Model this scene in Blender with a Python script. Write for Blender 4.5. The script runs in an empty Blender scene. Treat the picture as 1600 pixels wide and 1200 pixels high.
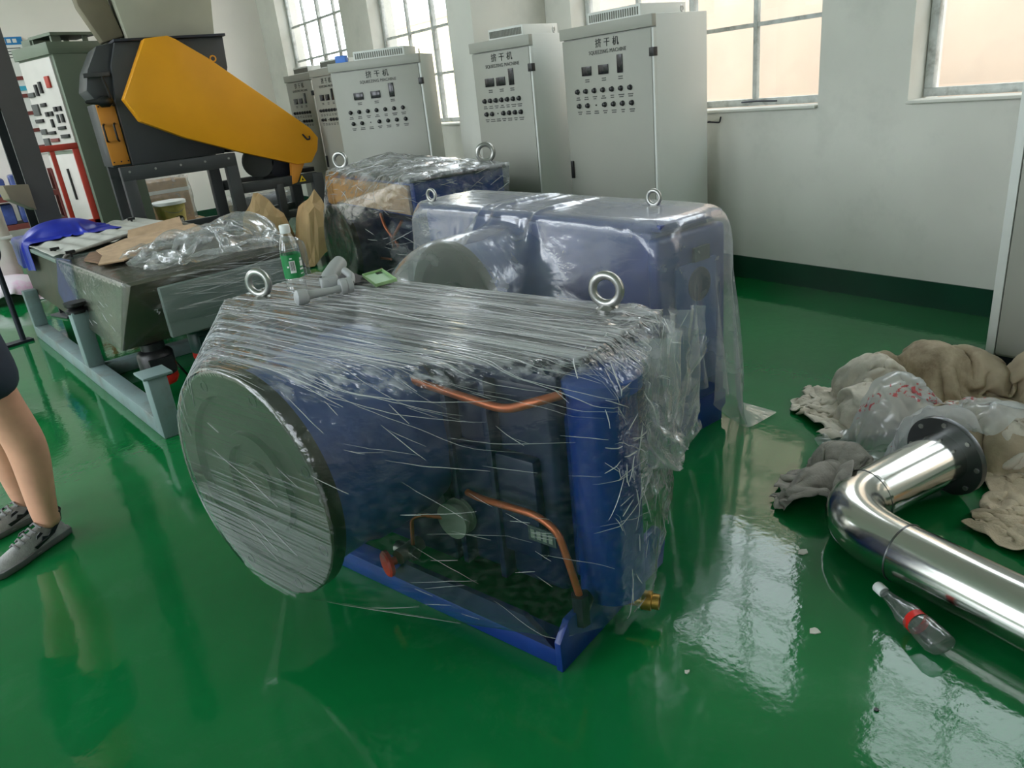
import bpy, bmesh, math, random
import numpy as np
from mathutils import Vector, Matrix, noise as mn
random.seed(7)
R = math.radians
SC = bpy.context.scene
COL = SC.collection

# ------------------------------------------------------------------ camera
cam = bpy.data.cameras.new('camera')
cam.sensor_fit = 'HORIZONTAL'; cam.sensor_width = 36.0
cam.lens = 1160.0 / 1600.0 * 36.0
cam.clip_start = 0.05; cam.clip_end = 200
camo = bpy.data.objects.new('camera', cam); COL.objects.link(camo)
M = Matrix(((0.80826, 0.29340, -0.51052), (-0.57994, 0.24659, -0.77645), (-0.10192, 0.92364, 0.36946)))
ax = M.col[0].normalized(); az = M.col[2]; az = (az - ax * az.dot(ax)).normalized(); ay = az.cross(ax)
camo.matrix_world = Matrix(((ax[0], ay[0], az[0], 0), (ax[1], ay[1], az[1], 0), (ax[2], ay[2], az[2], 1.55), (0, 0, 0, 1)))
SC.camera = camo

# ------------------------------------------------------------------ world, light, exposure
SKY = 3.2
w = bpy.data.worlds.new('sky'); SC.world = w; w.use_nodes = True
bg = w.node_tree.nodes['Background']; bg.inputs[0].default_value = (0.87, 0.94, 1.0, 1); bg.inputs[1].default_value = SKY
SC.view_settings.view_transform = 'Standard'; SC.view_settings.look = 'None'
SC.view_settings.exposure = 1.22; SC.view_settings.gamma = 1.0; SC.view_settings.use_curve_mapping = False
SC.cycles.max_bounces = 10; SC.cycles.diffuse_bounces = 5; SC.cycles.glossy_bounces = 4
SC.cycles.transparent_max_bounces = 24; SC.cycles.transmission_bounces = 6
SC.cycles.caustics_reflective = False; SC.cycles.caustics_refractive = False
SC.cycles.sample_clamp_indirect = 6.0

def area(name, loc, rot, sx, sy, power=0.0, col=(1, 1, 1), portal=False):
    l = bpy.data.lights.new(name, 'AREA'); l.shape = 'RECTANGLE'; l.size = sx; l.size_y = sy; l.energy = power; l.color = col
    if portal: l.cycles.is_portal = True
    o = bpy.data.objects.new(name, l); COL.objects.link(o); o.location = loc; o.rotation_euler = rot
    return o

WX = 4.66                       # inner face of the window wall
WIN = [(10.25, 12.63), (6.95, 9.43), (3.08, 5.52), (0.05, 2.485), (-3.0, -0.6)]
Z0, Z1 = 1.22, 4.30
XL, YF, YB, ZC = -7.5, -5.0, 13.45, 5.0
for i, (a, b) in enumerate(WIN):
    area('window_portal', (5.0, (a + b) / 2, (Z0 + Z1) / 2), (0, R(90), 0), Z1 - Z0, b - a, portal=True)
FILL_WIN = [(-1.6, 1.4), (2.6, 6.0)]  # unseen left-wall openings, added as fill daylight
FILL_ROOF = [(-7.2, -4.8, 3.0, 13.2), (-4.3, -2.4, 7.4, 13.2)]  # unseen roof openings, added to light the far end and back wall
for a, b in FILL_WIN:
    area('window_portal', (XL - 0.3, (a + b) / 2, 2.8), (0, R(-90), 0), 3.6, b - a, portal=True)  # portals of the added left-wall openings

for x0, x1, y0, y1 in FILL_ROOF:
    area('fill_roof_portal', ((x0 + x1) / 2, (y0 + y1) / 2, ZC + .25), (0, 0, 0), x1 - x0, y1 - y0, portal=True)

# ------------------------------------------------------------------ helpers
def S(r, g, b):
    f = lambda c: (c / 255 / 12.92) if c / 255 <= 0.04045 else ((c / 255 + 0.055) / 1.055) ** 2.4
    return (f(r), f(g), f(b), 1)

def tag(o, label=None, cat=None, group=None, kind=None):
    if label: o['label'] = label
    if cat: o['category'] = cat
    if group: o['group'] = group
    if kind: o['kind'] = kind
    return o

def empty(name, loc=(0, 0, 0), rz=0, label=None, cat=None, group=None):
    o = bpy.data.objects.new(name, None); COL.objects.link(o)
    o.location = loc; o.rotation_euler = (0, 0, rz); o.empty_display_size = 0.1
    return tag(o, label, cat, group)

def pm(name, color, rough=0.5, metal=0.0, var=0.06, scale=6.0, bump=0.0, bscale=80.0, stretch=(1, 1, 1), spec=0.5, dirt=None, dscale=3.0, damt=0.5, coat=0.0):
    m = bpy.data.materials.new(name); m.use_nodes = True
    nt = m.node_tree; N = nt.nodes; L = nt.links; b = N['Principled BSDF']
    b.inputs['Roughness'].default_value = rough; b.inputs['Metallic'].default_value = metal
    b.inputs['Specular IOR Level'].default_value = spec; b.inputs['Coat Weight'].default_value = coat
    b.inputs['Coat Roughness'].default_value = 0.05
    tc = N.new('ShaderNodeTexCoord'); mp = N.new('ShaderNodeMapping'); mp.inputs['Scale'].default_value = stretch
    L.new(tc.outputs['Object'], mp.inputs[0])
    nz = N.new('ShaderNodeTexNoise'); nz.inputs['Scale'].default_value = scale; nz.inputs['Detail'].default_value = 6
    L.new(mp.outputs[0], nz.inputs['Vector'])
    rp = N.new('ShaderNodeValToRGB')
    lo = [max(0, c * (1 - 2.2 * var)) for c in color[:3]] + [1]; hi = [min(1, c * (1 + 1.6 * var)) for c in color[:3]] + [1]
    rp.color_ramp.elements[0].color = lo; rp.color_ramp.elements[1].color = hi
    rp.color_ramp.elements[0].position = 0.3; rp.color_ramp.elements[1].position = 0.7
    L.new(nz.outputs[0], rp.inputs[0]); out = rp.outputs[0]
    if dirt:
        n2 = N.new('ShaderNodeTexNoise'); n2.inputs['Scale'].default_value = dscale; n2.inputs['Detail'].default_value = 9; n2.inputs['Roughness'].default_value = 0.65
        L.new(mp.outputs[0], n2.inputs['Vector'])
        r2 = N.new('ShaderNodeValToRGB'); r2.color_ramp.elements[0].position = 0.5; r2.color_ramp.elements[1].position = 0.68
        r2.color_ramp.elements[1].color = (damt, damt, damt, 1)
        L.new(n2.outputs[0], r2.inputs[0])
        mx = N.new('ShaderNodeMix'); mx.data_type = 'RGBA'
        L.new(r2.outputs[0], mx.inputs[0]); L.new(out, mx.inputs[6]); mx.inputs[7].default_value = dirt; out = mx.outputs[2]
    L.new(out, b.inputs['Base Color'])
    if bump:
        n3 = N.new('ShaderNodeTexNoise'); n3.inputs['Scale'].default_value = bscale; n3.inputs['Detail'].default_value = 4
        L.new(mp.outputs[0], n3.inputs['Vector'])
        bp = N.new('ShaderNodeBump'); bp.inputs['Strength'].default_value = bump; bp.inputs['Distance'].default_value = 0.01
        L.new(n3.outputs[0], bp.inputs['Height']); L.new(bp.outputs[0], b.inputs['Normal'])
    return m

def film(name, tint=(0.97, 0.98, 0.98), base=0.05, gain=0.75, power=3.0, rough=0.10, haze=0.0, hazecol=(0.85, 0.87, 0.88, 1), stretch=(30, 1.6, 30), bump=0.6, nscale=1.0, streak=0.12, red=False, dist=0.012, smin=0.55, smax=0.78, distort=0.25, detail=5):
    """thin clear plastic: mostly see-through, glossy towards grazing angles, with pulled streaks that can be whitened like glints, and a little haze"""
    m = bpy.data.materials.new(name); m.use_nodes = True
    nt = m.node_tree; N = nt.nodes; L = nt.links; N.remove(N['Principled BSDF']); out = N['Material Output']
    tc = N.new('ShaderNodeTexCoord'); mp = N.new('ShaderNodeMapping'); mp.inputs['Scale'].default_value = stretch
    L.new(tc.outputs['Object'], mp.inputs[0])
    nz = N.new('ShaderNodeTexNoise'); nz.inputs['Scale'].default_value = nscale; nz.inputs['Detail'].default_value = detail; nz.inputs['Distortion'].default_value = distort
    L.new(mp.outputs[0], nz.inputs['Vector'])
    bp = N.new('ShaderNodeBump'); bp.inputs['Strength'].default_value = bump; bp.inputs['Distance'].default_value = dist
    L.new(nz.outputs[0], bp.inputs['Height'])
    at = N.new('ShaderNodeAttribute'); at.attribute_name = 'slack'           # 1 = taut, as on the flat flange; 0 = ridged
    inv = N.new('ShaderNodeMath'); inv.operation = 'MULTIPLY_ADD'; L.new(at.outputs['Fac'], inv.inputs[0]); inv.inputs[1].default_value = -bump * 1.0; inv.inputs[2].default_value = bump
    L.new(inv.outputs[0], bp.inputs['Strength'])
    tr = N.new('ShaderNodeBsdfTransparent'); tr.inputs[0].default_value = (*tint, 1)
    gl = N.new('ShaderNodeBsdfGlossy'); gl.inputs['Roughness'].default_value = rough; L.new(bp.outputs[0], gl.inputs['Normal'])
    lw = N.new('ShaderNodeLayerWeight'); lw.inputs[0].default_value = 0.5; L.new(bp.outputs[0], lw.inputs['Normal'])
    pw = N.new('ShaderNodeMath'); pw.operation = 'POWER'; L.new(lw.outputs['Facing'], pw.inputs[0]); pw.inputs[1].default_value = power
    ma = N.new('ShaderNodeMath'); ma.operation = 'MULTIPLY_ADD'; ma.use_clamp = True
    L.new(pw.outputs[0], ma.inputs[0]); ma.inputs[1].default_value = gain; ma.inputs[2].default_value = base
    m1 = N.new('ShaderNodeMixShader'); L.new(ma.outputs[0], m1.inputs[0]); L.new(tr.outputs[0], m1.inputs[1]); L.new(gl.outputs[0], m1.inputs[2])
    df = N.new('ShaderNodeBsdfDiffuse'); df.inputs[0].default_value = hazecol; L.new(bp.outputs[0], df.inputs['Normal'])
    tl = N.new('ShaderNodeBsdfTranslucent'); tl.inputs[0].default_value = hazecol
    ad = N.new('ShaderNodeMixShader'); ad.inputs[0].default_value = 0.5; L.new(df.outputs[0], ad.inputs[1]); L.new(tl.outputs[0], ad.inputs[2])
    rp = N.new('ShaderNodeMapRange'); rp.inputs['From Min'].default_value = smin; rp.inputs['From Max'].default_value = smax
    rp.inputs['To Min'].default_value = haze; rp.inputs['To Max'].default_value = haze + streak
    L.new(nz.outputs[0], rp.inputs['Value'])
    sm_ = N.new('ShaderNodeMath'); sm_.operation = 'MULTIPLY_ADD'; L.new(at.outputs['Fac'], sm_.inputs[0]); sm_.inputs[1].default_value = -1.15; sm_.use_clamp = True; sm_.inputs[2].default_value = 1.0
    sp_ = N.new('ShaderNodeMath'); sp_.operation = 'MULTIPLY'; L.new(sm_.outputs[0], sp_.inputs[0]); L.new(rp.outputs[0], sp_.inputs[1])
    m2 = N.new('ShaderNodeMixShader'); L.new(sp_.outputs[0], m2.inputs[0]); L.new(m1.outputs[0], m2.inputs[1]); L.new(ad.outputs[0], m2.inputs[2])
    L.new(m2.outputs[0], out.inputs['Surface'])
    if red:                                     # worn red print on the bag
        wv = N.new('ShaderNodeTexNoise'); wv.inputs['Scale'].default_value = 55; L.new(tc.outputs['Object'], wv.inputs['Vector'])
        w2 = N.new('ShaderNodeTexWave'); w2.inputs['Scale'].default_value = 1.1; w2.inputs['Distortion'].default_value = 1.2; w2.bands_direction = 'DIAGONAL'; L.new(tc.outputs['Object'], w2.inputs['Vector'])
        mu = N.new('ShaderNodeMath'); mu.operation = 'MULTIPLY'; L.new(wv.outputs[0], mu.inputs[0]); L.new(w2.outputs[0], mu.inputs[1])
        mr = N.new('ShaderNodeMapRange'); mr.inputs['From Min'].default_value = 0.54; mr.inputs['From Max'].default_value = 0.60; mr.inputs['To Max'].default_value = 0.75
        L.new(mu.outputs[0], mr.inputs['Value'])
        rd = N.new('ShaderNodeBsdfDiffuse'); rd.inputs[0].default_value = S(190, 50, 60)
        m3 = N.new('ShaderNodeMixShader'); L.new(mr.outputs[0], m3.inputs[0]); L.new(m2.outputs[0], m3.inputs[1]); L.new(rd.outputs[0], m3.inputs[2])
        L.new(m3.outputs[0], out.inputs['Surface'])
    return m

class MB:
    def __init__(s): s.v = []; s.f = []
    def add(s, vs, fs):
        k = len(s.v); s.v += [tuple(p) for p in vs]; s.f += [tuple(i + k for i in f) for f in fs]; return s
    def box(s, x0, x1, y0, y1, z0, z1):
        return s.add([(x0, y0, z0), (x1, y0, z0), (x1, y1, z0), (x0, y1, z0), (x0, y0, z1), (x1, y0, z1), (x1, y1, z1), (x0, y1, z1)],
                     [(0, 3, 2, 1), (4, 5, 6, 7), (0, 1, 5, 4), (1, 2, 6, 5), (2, 3, 7, 6), (3, 0, 4, 7)])
    def prism(s, poly, vec):
        n = len(poly); vec = Vector(vec); a = [Vector(p) for p in poly]
        return s.add(a + [p + vec for p in a], [tuple(range(n))[::-1], tuple(range(n, 2 * n))] + [(i, (i + 1) % n, n + (i + 1) % n, n + i) for i in range(n)])
    def loft(s, A, B):
        n = len(A)
        return s.add(list(A) + list(B), [tuple(range(n))[::-1], tuple(range(n, 2 * n))] + [(i, (i + 1) % n, n + (i + 1) % n, n + i) for i in range(n)])
    def lathe(s, c, axis, prof, n=24, cap=True):
        c = Vector(c); a = Vector(axis).normalized(); t = a.orthogonal().normalized(); b = a.cross(t)
        vs = []; fs = []
        for r, h in prof:
            for i in range(n):
                an = 2 * math.pi * i / n
                vs.append(c + a * h + (t * math.cos(an) + b * math.sin(an)) * r)
        for j in range(len(prof) - 1):
            for i in range(n):
                fs.append((j * n + i, j * n + (i + 1) % n, (j + 1) * n + (i + 1) % n, (j + 1) * n + i))
        if cap:
            fs.append(tuple(range(n))[::-1]); fs.append(tuple((len(prof) - 1) * n + i for i in range(n)))
        return s.add(vs, fs)
    def cyl(s, p0, p1, r0, r1=None, n=16):
        p0 = Vector(p0); p1 = Vector(p1); d = p1 - p0
        return s.lathe(p0, d, [(r0, 0), (r0 if r1 is None else r1, d.length)], n)
    def tube(s, pts, r, n=8, closed=False, cap=True):
        P = [Vector(p) for p in pts]; m = len(P); rr = r if hasattr(r, '__len__') else [r] * m
        def tan(i):
            if closed: return (P[(i + 1) % m] - P[i - 1]).normalized()
            return (P[min(i + 1, m - 1)] - P[max(i - 1, 0)]).normalized()
        t = tan(0); u = t.orthogonal().normalized(); vs = []; fs = []
        for i in range(m):
            t2 = tan(i); u = (u - t2 * u.dot(t2)).normalized(); b = t2.cross(u)
            for k in range(n):
                a = 2 * math.pi * k / n; vs.append(P[i] + (u * math.cos(a) + b * math.sin(a)) * rr[i])
        for i in range(m if closed else m - 1):
            j = (i + 1) % m
            for k in range(n): fs.append((i * n + k, i * n + (k + 1) % n, j * n + (k + 1) % n, j * n + k))
        if not closed and cap: fs.append(tuple(range(n))[::-1]); fs.append(tuple((m - 1) * n + k for k in range(n)))
        return s.add(vs, fs)
    def ring(s, c, axis, RR, r, n=28, k=10):
        c = Vector(c); a = Vector(axis).normalized(); t = a.orthogonal().normalized(); b = a.cross(t)
        return s.tube([c + (t * math.cos(2 * math.pi * i / n) + b * math.sin(2 * math.pi * i / n)) * RR for i in range(n)], r, k, True)
    def build(s, name, mat, parent=None, smooth=0, bevel=0, seg=2, loc=None, rz=0):
        me = bpy.data.meshes.new(name); me.from_pydata(s.v, [], s.f)
        bm = bmesh.new(); bm.from_mesh(me)
        bmesh.ops.recalc_face_normals(bm, faces=bm.faces[:])
        if bevel:
            ed = [e for e in bm.edges if len(e.link_faces) == 2 and e.calc_face_angle(0) > R(35)]
            bmesh.ops.bevel(bm, geom=ed, offset=bevel, segments=seg, profile=0.5, affect='EDGES', clamp_overlap=True)
        bm.to_mesh(me); bm.free()
        if smooth or bevel:
            for p in me.polygons: p.use_smooth = True
            me.set_sharp_from_angle(angle=R(smooth or 40))
        if mat: me.materials.append(mat)
        o = bpy.data.objects.new(name, me); COL.objects.link(o)
        if parent: o.parent = parent
        if loc: o.location = loc
        o.rotation_euler = (0, 0, rz)
        return o

def share(o, parent, loc=None, rot=None, name=None):
    c = o.copy(); COL.objects.link(c); c.parent = parent
    if loc is not None: c.location = loc
    if rot is not None: c.rotation_euler = rot
    return c

def arc(pts, rad=0.05, n=6):
    """polyline with rounded corners"""
    P = [Vector(p) for p in pts]; out = [P[0]]
    for i in range(1, len(P) - 1):
        a = (P[i - 1] - P[i]); b = (P[i + 1] - P[i]); d = min(rad, a.length * 0.45, b.length * 0.45)
        p0 = P[i] + a.normalized() * d; p1 = P[i] + b.normalized() * d
        for k in range(n + 1):
            t = k / n; out.append(p0 * (1 - t) ** 2 + P[i] * 2 * t * (1 - t) + p1 * t * t)
    out.append(P[-1]); return out

def text_part(body, size, mat, parent, loc, name='lettering', rot=(R(90), 0, 0), sx=1.0):
    cu = bpy.data.curves.new(name, 'FONT'); cu.body = body; cu.size = size; cu.align_x = 'CENTER'; cu.align_y = 'CENTER'; cu.extrude = 0.0005; cu.space_character = 1.06
    t = bpy.data.objects.new(name, cu); COL.objects.link(t)
    dg = bpy.context.evaluated_depsgraph_get()
    me = bpy.data.meshes.new_from_object(t.evaluated_get(dg)); bpy.data.objects.remove(t)
    me.materials.clear(); me.materials.append(mat)
    o = bpy.data.objects.new(name, me); COL.objects.link(o); o.parent = parent; o.location = loc; o.rotation_euler = rot; o.scale = (sx, 1, 1)
    return o

# ---- small position-based cloth solver for everything that drapes or is crumpled
def sd_box(c, h, rz=0, r=0.02):
    c = np.array(c); h = np.array(h) - r; ca, sa = math.cos(rz), math.sin(rz); Rm = np.array([[ca, -sa, 0], [sa, ca, 0], [0, 0, 1]])
    def f(P):
        q = (P - c) @ Rm; a = np.abs(q) - h
        o = np.maximum(a, 0); lo = np.linalg.norm(o, axis=1); ins = a.max(1) <= 0
        d = np.where(ins, a.max(1), lo) - r
        n = np.zeros_like(q); k = a.argmax(1); i = np.arange(len(q))
        n[i, k] = 1; oo = ~ins; n[oo] = o[oo] / np.maximum(lo[oo], 1e-9)[:, None]
        n *= np.where(q < 0, -1, 1); return d, n @ Rm.T
    return f
def sd_ell(c, rad):
    c = np.array(c); rad = np.array(rad)
    def f(P):
        q = (P - c) / rad; l = np.maximum(np.linalg.norm(q, axis=1), 1e-6); n = q / l[:, None] / rad
        g = np.linalg.norm(n, axis=1); return (l - 1) / g, n / g[:, None]
    return f
def sd_cyl(a, b, r):
    a = np.array(a, float); b = np.array(b, float); L = np.linalg.norm(b - a); u = (b - a) / L
    def f(P):
        t = np.clip((P - a) @ u, 0, L); q = P - a - t[:, None] * u; l = np.maximum(np.linalg.norm(q, axis=1), 1e-6)
        return l - r, q / l[:, None]
    return f
def cloth(nx, ny, lx, ly, P0, cols, steps=110, iters=10, grav=-6.0, fric=0.6, thick=0.006, bend=0.25, pins=None, damp=0.965, floor=0.0, dt=1 / 50):
    P = P0.reshape(ny, nx, 3).astype(float).copy(); V = np.zeros_like(P)
    dx, dy = lx / (nx - 1), ly / (ny - 1); dd = math.hypot(dx, dy)
    def con(A, B, rest, k):
        d = B - A; l = np.linalg.norm(d, axis=-1, keepdims=True); l = np.maximum(l, 1e-9)
        c = d * ((l - rest) / l * 0.5 * k); A += c; B -= c
    pin = None if pins is None else (pins, P[pins].copy())
    for st in range(steps):
        old = P.copy(); V[..., 2] += grav * dt; V *= damp; P = P + V * dt
        for it in range(iters):
            for k in (0, 1):
                A = P[:, k:-1:2]; B = P[:, k + 1::2]; n = min(A.shape[1], B.shape[1]); con(A[:, :n], B[:, :n], dx, 0.95)
                A = P[k:-1:2]; B = P[k + 1::2]; n = min(len(A), len(B)); con(A[:n], B[:n], dy, 0.95)
            for k in (0, 1):
                A = P[k:-1:2, :-1]; B = P[k + 1::2, 1:]; n = min(len(A), len(B)); con(A[:n], B[:n], dd, 0.35)
                A = P[k:-1:2, 1:]; B = P[k + 1::2, :-1]; n = min(len(A), len(B)); con(A[:n], B[:n], dd, 0.35)
            if bend and it % 2 == 0:
                for k in (0, 1, 2, 3):
                    A = P[:, k:-2:4]; B = P[:, k + 2::4]; n = min(A.shape[1], B.shape[1]); con(A[:, :n], B[:, :n], 2 * dx, bend)
                    A = P[k:-2:4]; B = P[k + 2::4]; n = min(len(A), len(B)); con(A[:n], B[:n], 2 * dy, bend)
            if it % 3 == 2 or it == iters - 1:
                Q = P.reshape(-1, 3); O = old.reshape(-1, 3)
                for f in cols:
                    d, n = f(Q); m = d < thick
                    if m.any():
                        Q[m] += (thick - d[m])[:, None] * n[m]
                        mv = Q[m] - O[m]; vn = (mv * n[m]).sum(1, keepdims=True) * n[m]; Q[m] = O[m] + vn + (mv - vn) * (1 - fric)
                m = Q[:, 2] < floor + thick
                Q[m, 2] = floor + thick; Q[m, :2] = O[m, :2] + (Q[m, :2] - O[m, :2]) * (1 - fric)
                P = Q.reshape(ny, nx, 3)
            if pin is not None: P[pin[0]] = pin[1]
        V = (P - old) / dt
        sp = np.linalg.norm(V, axis=-1, keepdims=True); V *= np.minimum(1, 3.0 / np.maximum(sp, 1e-6))
    return P
def sheet(P, name, mat, parent=None, solid=0.0, smooth=True, subd=0, loc=None):
    ny, nx = P.shape[:2]; Q = P.reshape(-1, 3)
    if loc is None: loc = (float(Q[:, 0].mean()), float(Q[:, 1].mean()), float(Q[:, 2].min()))
    me = bpy.data.meshes.new(name)
    me.from_pydata([tuple(q) for q in (Q - np.array(loc))], [], [(j * nx + i, j * nx + i + 1, (j + 1) * nx + i + 1, (j + 1) * nx + i) for j in range(ny - 1) for i in range(nx - 1)])
    for p in me.polygons: p.use_smooth = smooth
    me.materials.append(mat); o = bpy.data.objects.new(name, me); COL.objects.link(o); o.location = loc
    if parent: o.parent = parent
    if solid:
        s = o.modifiers.new('thickness', 'SOLIDIFY'); s.thickness = solid; s.offset = 0
    if subd:
        s = o.modifiers.new('smooth', 'SUBSURF'); s.levels = subd; s.render_levels = subd
    return o
def grid0(nx, ny, c, ux, uy, lx, ly, amp=0.0, seed=0, freq=6.0):
    """flat start sheet of size lx*ly about c, rippled by noise so that it folds"""
    rs = np.random.RandomState(seed); u = np.linspace(-.5, .5, nx) * lx; v = np.linspace(-.5, .5, ny) * ly
    U, Vv = np.meshgrid(u, v); P = np.array(c) + U[..., None] * np.array(ux) + Vv[..., None] * np.array(uy)
    if amp:
        n = np.zeros_like(U)
        for k in range(10):
            a, b, ph = rs.normal(size=2) * freq, rs.normal() * freq, rs.rand() * 6.3
            n += np.sin(U * a[0] + Vv * b + ph) * np.cos(U * a[1] - Vv * b * .7 + ph * 2)
        P[..., 2] += amp * n / 2.2
        P += rs.normal(size=P.shape) * amp * 0.04
    return P

# ------------------------------------------------------------------ materials
m_wall = pm('wall_plaster', S(212, 211, 202), 0.75, var=0.03, scale=1.5, bump=0.15, bscale=14, dirt=S(165, 168, 160), dscale=2.2, damt=0.25)
m_wallb = pm('back_wall_plaster', S(242, 234, 227), 0.8, var=0.02, scale=1.2, bump=0.1, bscale=10)
m_ceil = pm('ceiling_paint', S(205, 207, 203), 0.9, var=0.03)
m_base = pm('skirting_paint', S(14, 62, 42), 0.35, var=0.08, scale=5)
m_frame = pm('old_white_paint', S(188, 192, 188), 0.5, var=0.08, scale=14, dirt=S(120, 118, 108), dscale=9, damt=0.7)
m_cream = pm('cream_stucco', S(214, 190, 170), 0.9, var=0.05, scale=1.2, dirt=S(206, 190, 168), dscale=1.3, damt=0.6)
m_pale = pm('yellow_stucco', S(244, 226, 180), 0.9, var=0.04, scale=1.2)
m_ground = pm('concrete_yard', S(150, 148, 142), 0.9, var=0.08)
m_blk = pm('black_plastic', S(22, 22, 24), 0.4, var=0.05)
m_scr = pm('dark_screen', S(24, 22, 26), 0.2, var=0.03)
m_cab = pm('shaded_grey_enamel', S(160, 160, 150), 0.42, var=0.015, scale=2)  # enamel darkened to paint in the backlit cabinet fronts
m_cabw = pm('lit_white_enamel', S(214, 216, 211), 0.42, var=0.015, scale=2)  # lighter copy of the enamel, paints in the lit sides and edges
m_slot = pm('slot_shadow', S(118, 118, 110), 0.7, var=0.03)
m_ink = pm('black_print', S(38, 38, 40), 0.7, var=0.02)
m_ink2 = pm('grey_print', S(84, 84, 82), 0.7, var=0.05, scale=90)
m_blue = pm('blue_gloss_paint', S(24, 52, 122), 0.32, var=0.10, scale=7, bump=0.05, bscale=60, spec=0.5)
m_blue2 = pm('lit_blue_paint', S(56, 84, 148), 0.38, var=0.10, scale=5, bump=0.05, bscale=60)  # lighter copy of the blue, paints in the lit neck and cap
m_blueshade = pm('shaded_blue_casting', S(22, 34, 66), 0.42, var=0.12, scale=6, bump=0.08, bscale=50)  # the blue darkened, paints in the shade on castings under the film
m_iron = pm('dark_iron', S(44, 46, 56), 0.45, metal=0.35, var=0.10, scale=9)
m_flange = pm('machined_flange', S(48, 56, 44), 0.40, metal=0.55, var=0.12, scale=5, dirt=S(96, 78, 58), dscale=4, damt=0.4)
m_steel = pm('zinc_steel', S(176, 176, 172), 0.32, metal=0.9, var=0.06, scale=20)
m_copper = pm('copper_tube', S(184, 104, 68), 0.35, metal=0.6, var=0.08, scale=12)
m_brass = pm('brass', S(178, 142, 74), 0.28, metal=0.85, var=0.06)
m_red = pm('red_plastic', S(205, 38, 30), 0.4, var=0.05)
m_gauge = pm('grey_casting', S(128, 140, 126), 0.5, var=0.08)
m_plate = pm('etched_plate', S(70, 84, 84), 0.4, metal=0.4, var=0.2, scale=60)
m_yel = pm('yellow_paint', S(240, 164, 28), 0.42, var=0.03, scale=2, spec=0.4)
m_ora = pm('orange_paint', S(214, 140, 48), 0.45, var=0.04, scale=4)
m_mach = pm('anthracite_paint', S(62, 64, 66), 0.42, var=0.06, scale=3, bump=0.05, bscale=40)
m_hop = pm('beige_sheet', S(180, 178, 160), 0.6, var=0.05, scale=2)
m_chute = pm('olive_sheet', S(128, 118, 98), 0.6, var=0.07, scale=3)
m_gcab = pm('grey_green_enamel', S(112, 122, 106), 0.5, var=0.04, scale=2)
m_gpan = pm('light_panel', S(202, 196, 190), 0.4, var=0.02)
m_redp = pm('red_tube_paint', S(176, 52, 36), 0.45, var=0.08, scale=6)
m_maroon = pm('maroon_paint', S(118, 56, 52), 0.5, var=0.05)
m_white = pm('white_card', S(232, 230, 226), 0.6, var=0.02)
m_sky = pm('blue_header', S(40, 130, 196), 0.5, var=0.08)
m_cyan = pm('cyan_strip', S(70, 176, 206), 0.5, var=0.05)
m_tgrey = pm('grey_green_machine_paint', S(112, 124, 118), 0.45, var=0.06, scale=4)
m_tolive = pm('dusty_olive_sheet', S(58, 60, 44), 0.5, var=0.12, scale=5, dirt=S(70, 60, 44), dscale=5, damt=0.8)
m_leg = pm('blue_grey_tube', S(122, 142, 142), 0.45, var=0.05, scale=3, dirt=S(96, 82, 66), dscale=4, damt=0.5)
m_lid = pm('grey_fabric_cover', S(168, 168, 160), 0.75, var=0.08, scale=6, bump=0.2, bscale=30)
m_cardb = pm('cardboard', S(176, 148, 118), 0.85, var=0.08, scale=12)
m_cardd = pm('cardboard_inside', S(120, 92, 70), 0.9, var=0.10, scale=12)
m_strap = pm('navy_strap', S(36, 48, 78), 0.7, var=0.1, scale=20)
m_royal = pm('royal_blue_sheet', S(30, 44, 158), 0.33, var=0.10, scale=4, spec=0.6)
m_kraft = pm('kraft_paper', S(186, 156, 112), 0.75, var=0.10, scale=4, bump=0.15, bscale=20)
m_canvas = pm('dirty_canvas', S(214, 206, 192), 0.85, var=0.10, scale=4, bump=0.9, bscale=20, dirt=S(128, 104, 78), dscale=2.6, damt=0.85)
m_canvasb = pm('brown_canvas', S(184, 168, 144), 0.85, var=0.14, scale=3, bump=0.9, bscale=16, dirt=S(96, 78, 56), dscale=3, damt=0.8)
m_greycl = pm('grey_cloth', S(150, 145, 136), 0.8, var=0.14, scale=6, bump=0.9, bscale=26, dirt=S(92, 90, 86), dscale=5, damt=0.6)
m_sack = pm('woven_sack', S(196, 180, 156), 0.8, var=0.10, scale=8, bump=0.5, bscale=160, dirt=S(140, 122, 98), dscale=4, damt=0.6)
m_tan = pm('tan_wrap', S(196, 150, 96), 0.6, var=0.1, scale=6)
m_pipe = pm('stainless_pipe', S(206, 206, 200), 0.16, metal=1.0, var=0.03, scale=3, bump=0.02, bscale=6)
m_pflange = pm('dark_steel_flange', S(104, 106, 108), 0.33, metal=0.9, var=0.06)
m_skin = pm('skin', S(228, 170, 142), 0.5, var=0.06, scale=9, spec=0.35)
m_short = pm('navy_shorts', S(46, 54, 70), 0.8, var=0.06, scale=14)
m_shirt = pm('grey_tshirt', S(120, 124, 130), 0.85, var=0.05, scale=14)
m_hair = pm('black_hair', S(26, 22, 20), 0.6, var=0.1, scale=60)
m_shoe = pm('grey_mesh_shoe', S(156, 156, 154), 0.6, var=0.10, scale=40, bump=0.25, bscale=220)
m_sole = pm('shoe_sole', S(108, 108, 108), 0.6, var=0.08)
m_sock = pm('dark_sock', S(40, 40, 44), 0.85)
m_gim = pm('grey_plastic', S(168, 170, 170), 0.4, var=0.03)
m_mint = pm('mint_case', S(160, 196, 140), 0.4, var=0.04)
m_mint2 = pm('mint_inside', S(186, 216, 182), 0.45, var=0.02)
m_pouch = pm('dark_pouch', S(84, 80, 82), 0.8, var=0.1)
m_labelg = pm('green_label', S(16, 128, 66), 0.4, var=0.05)
m_cap = pm('white_cap', S(232, 234, 232), 0.4, var=0.02)
m_grn = pm('green_tank_paint', S(96, 150, 96), 0.35, var=0.08, scale=3)
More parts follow.
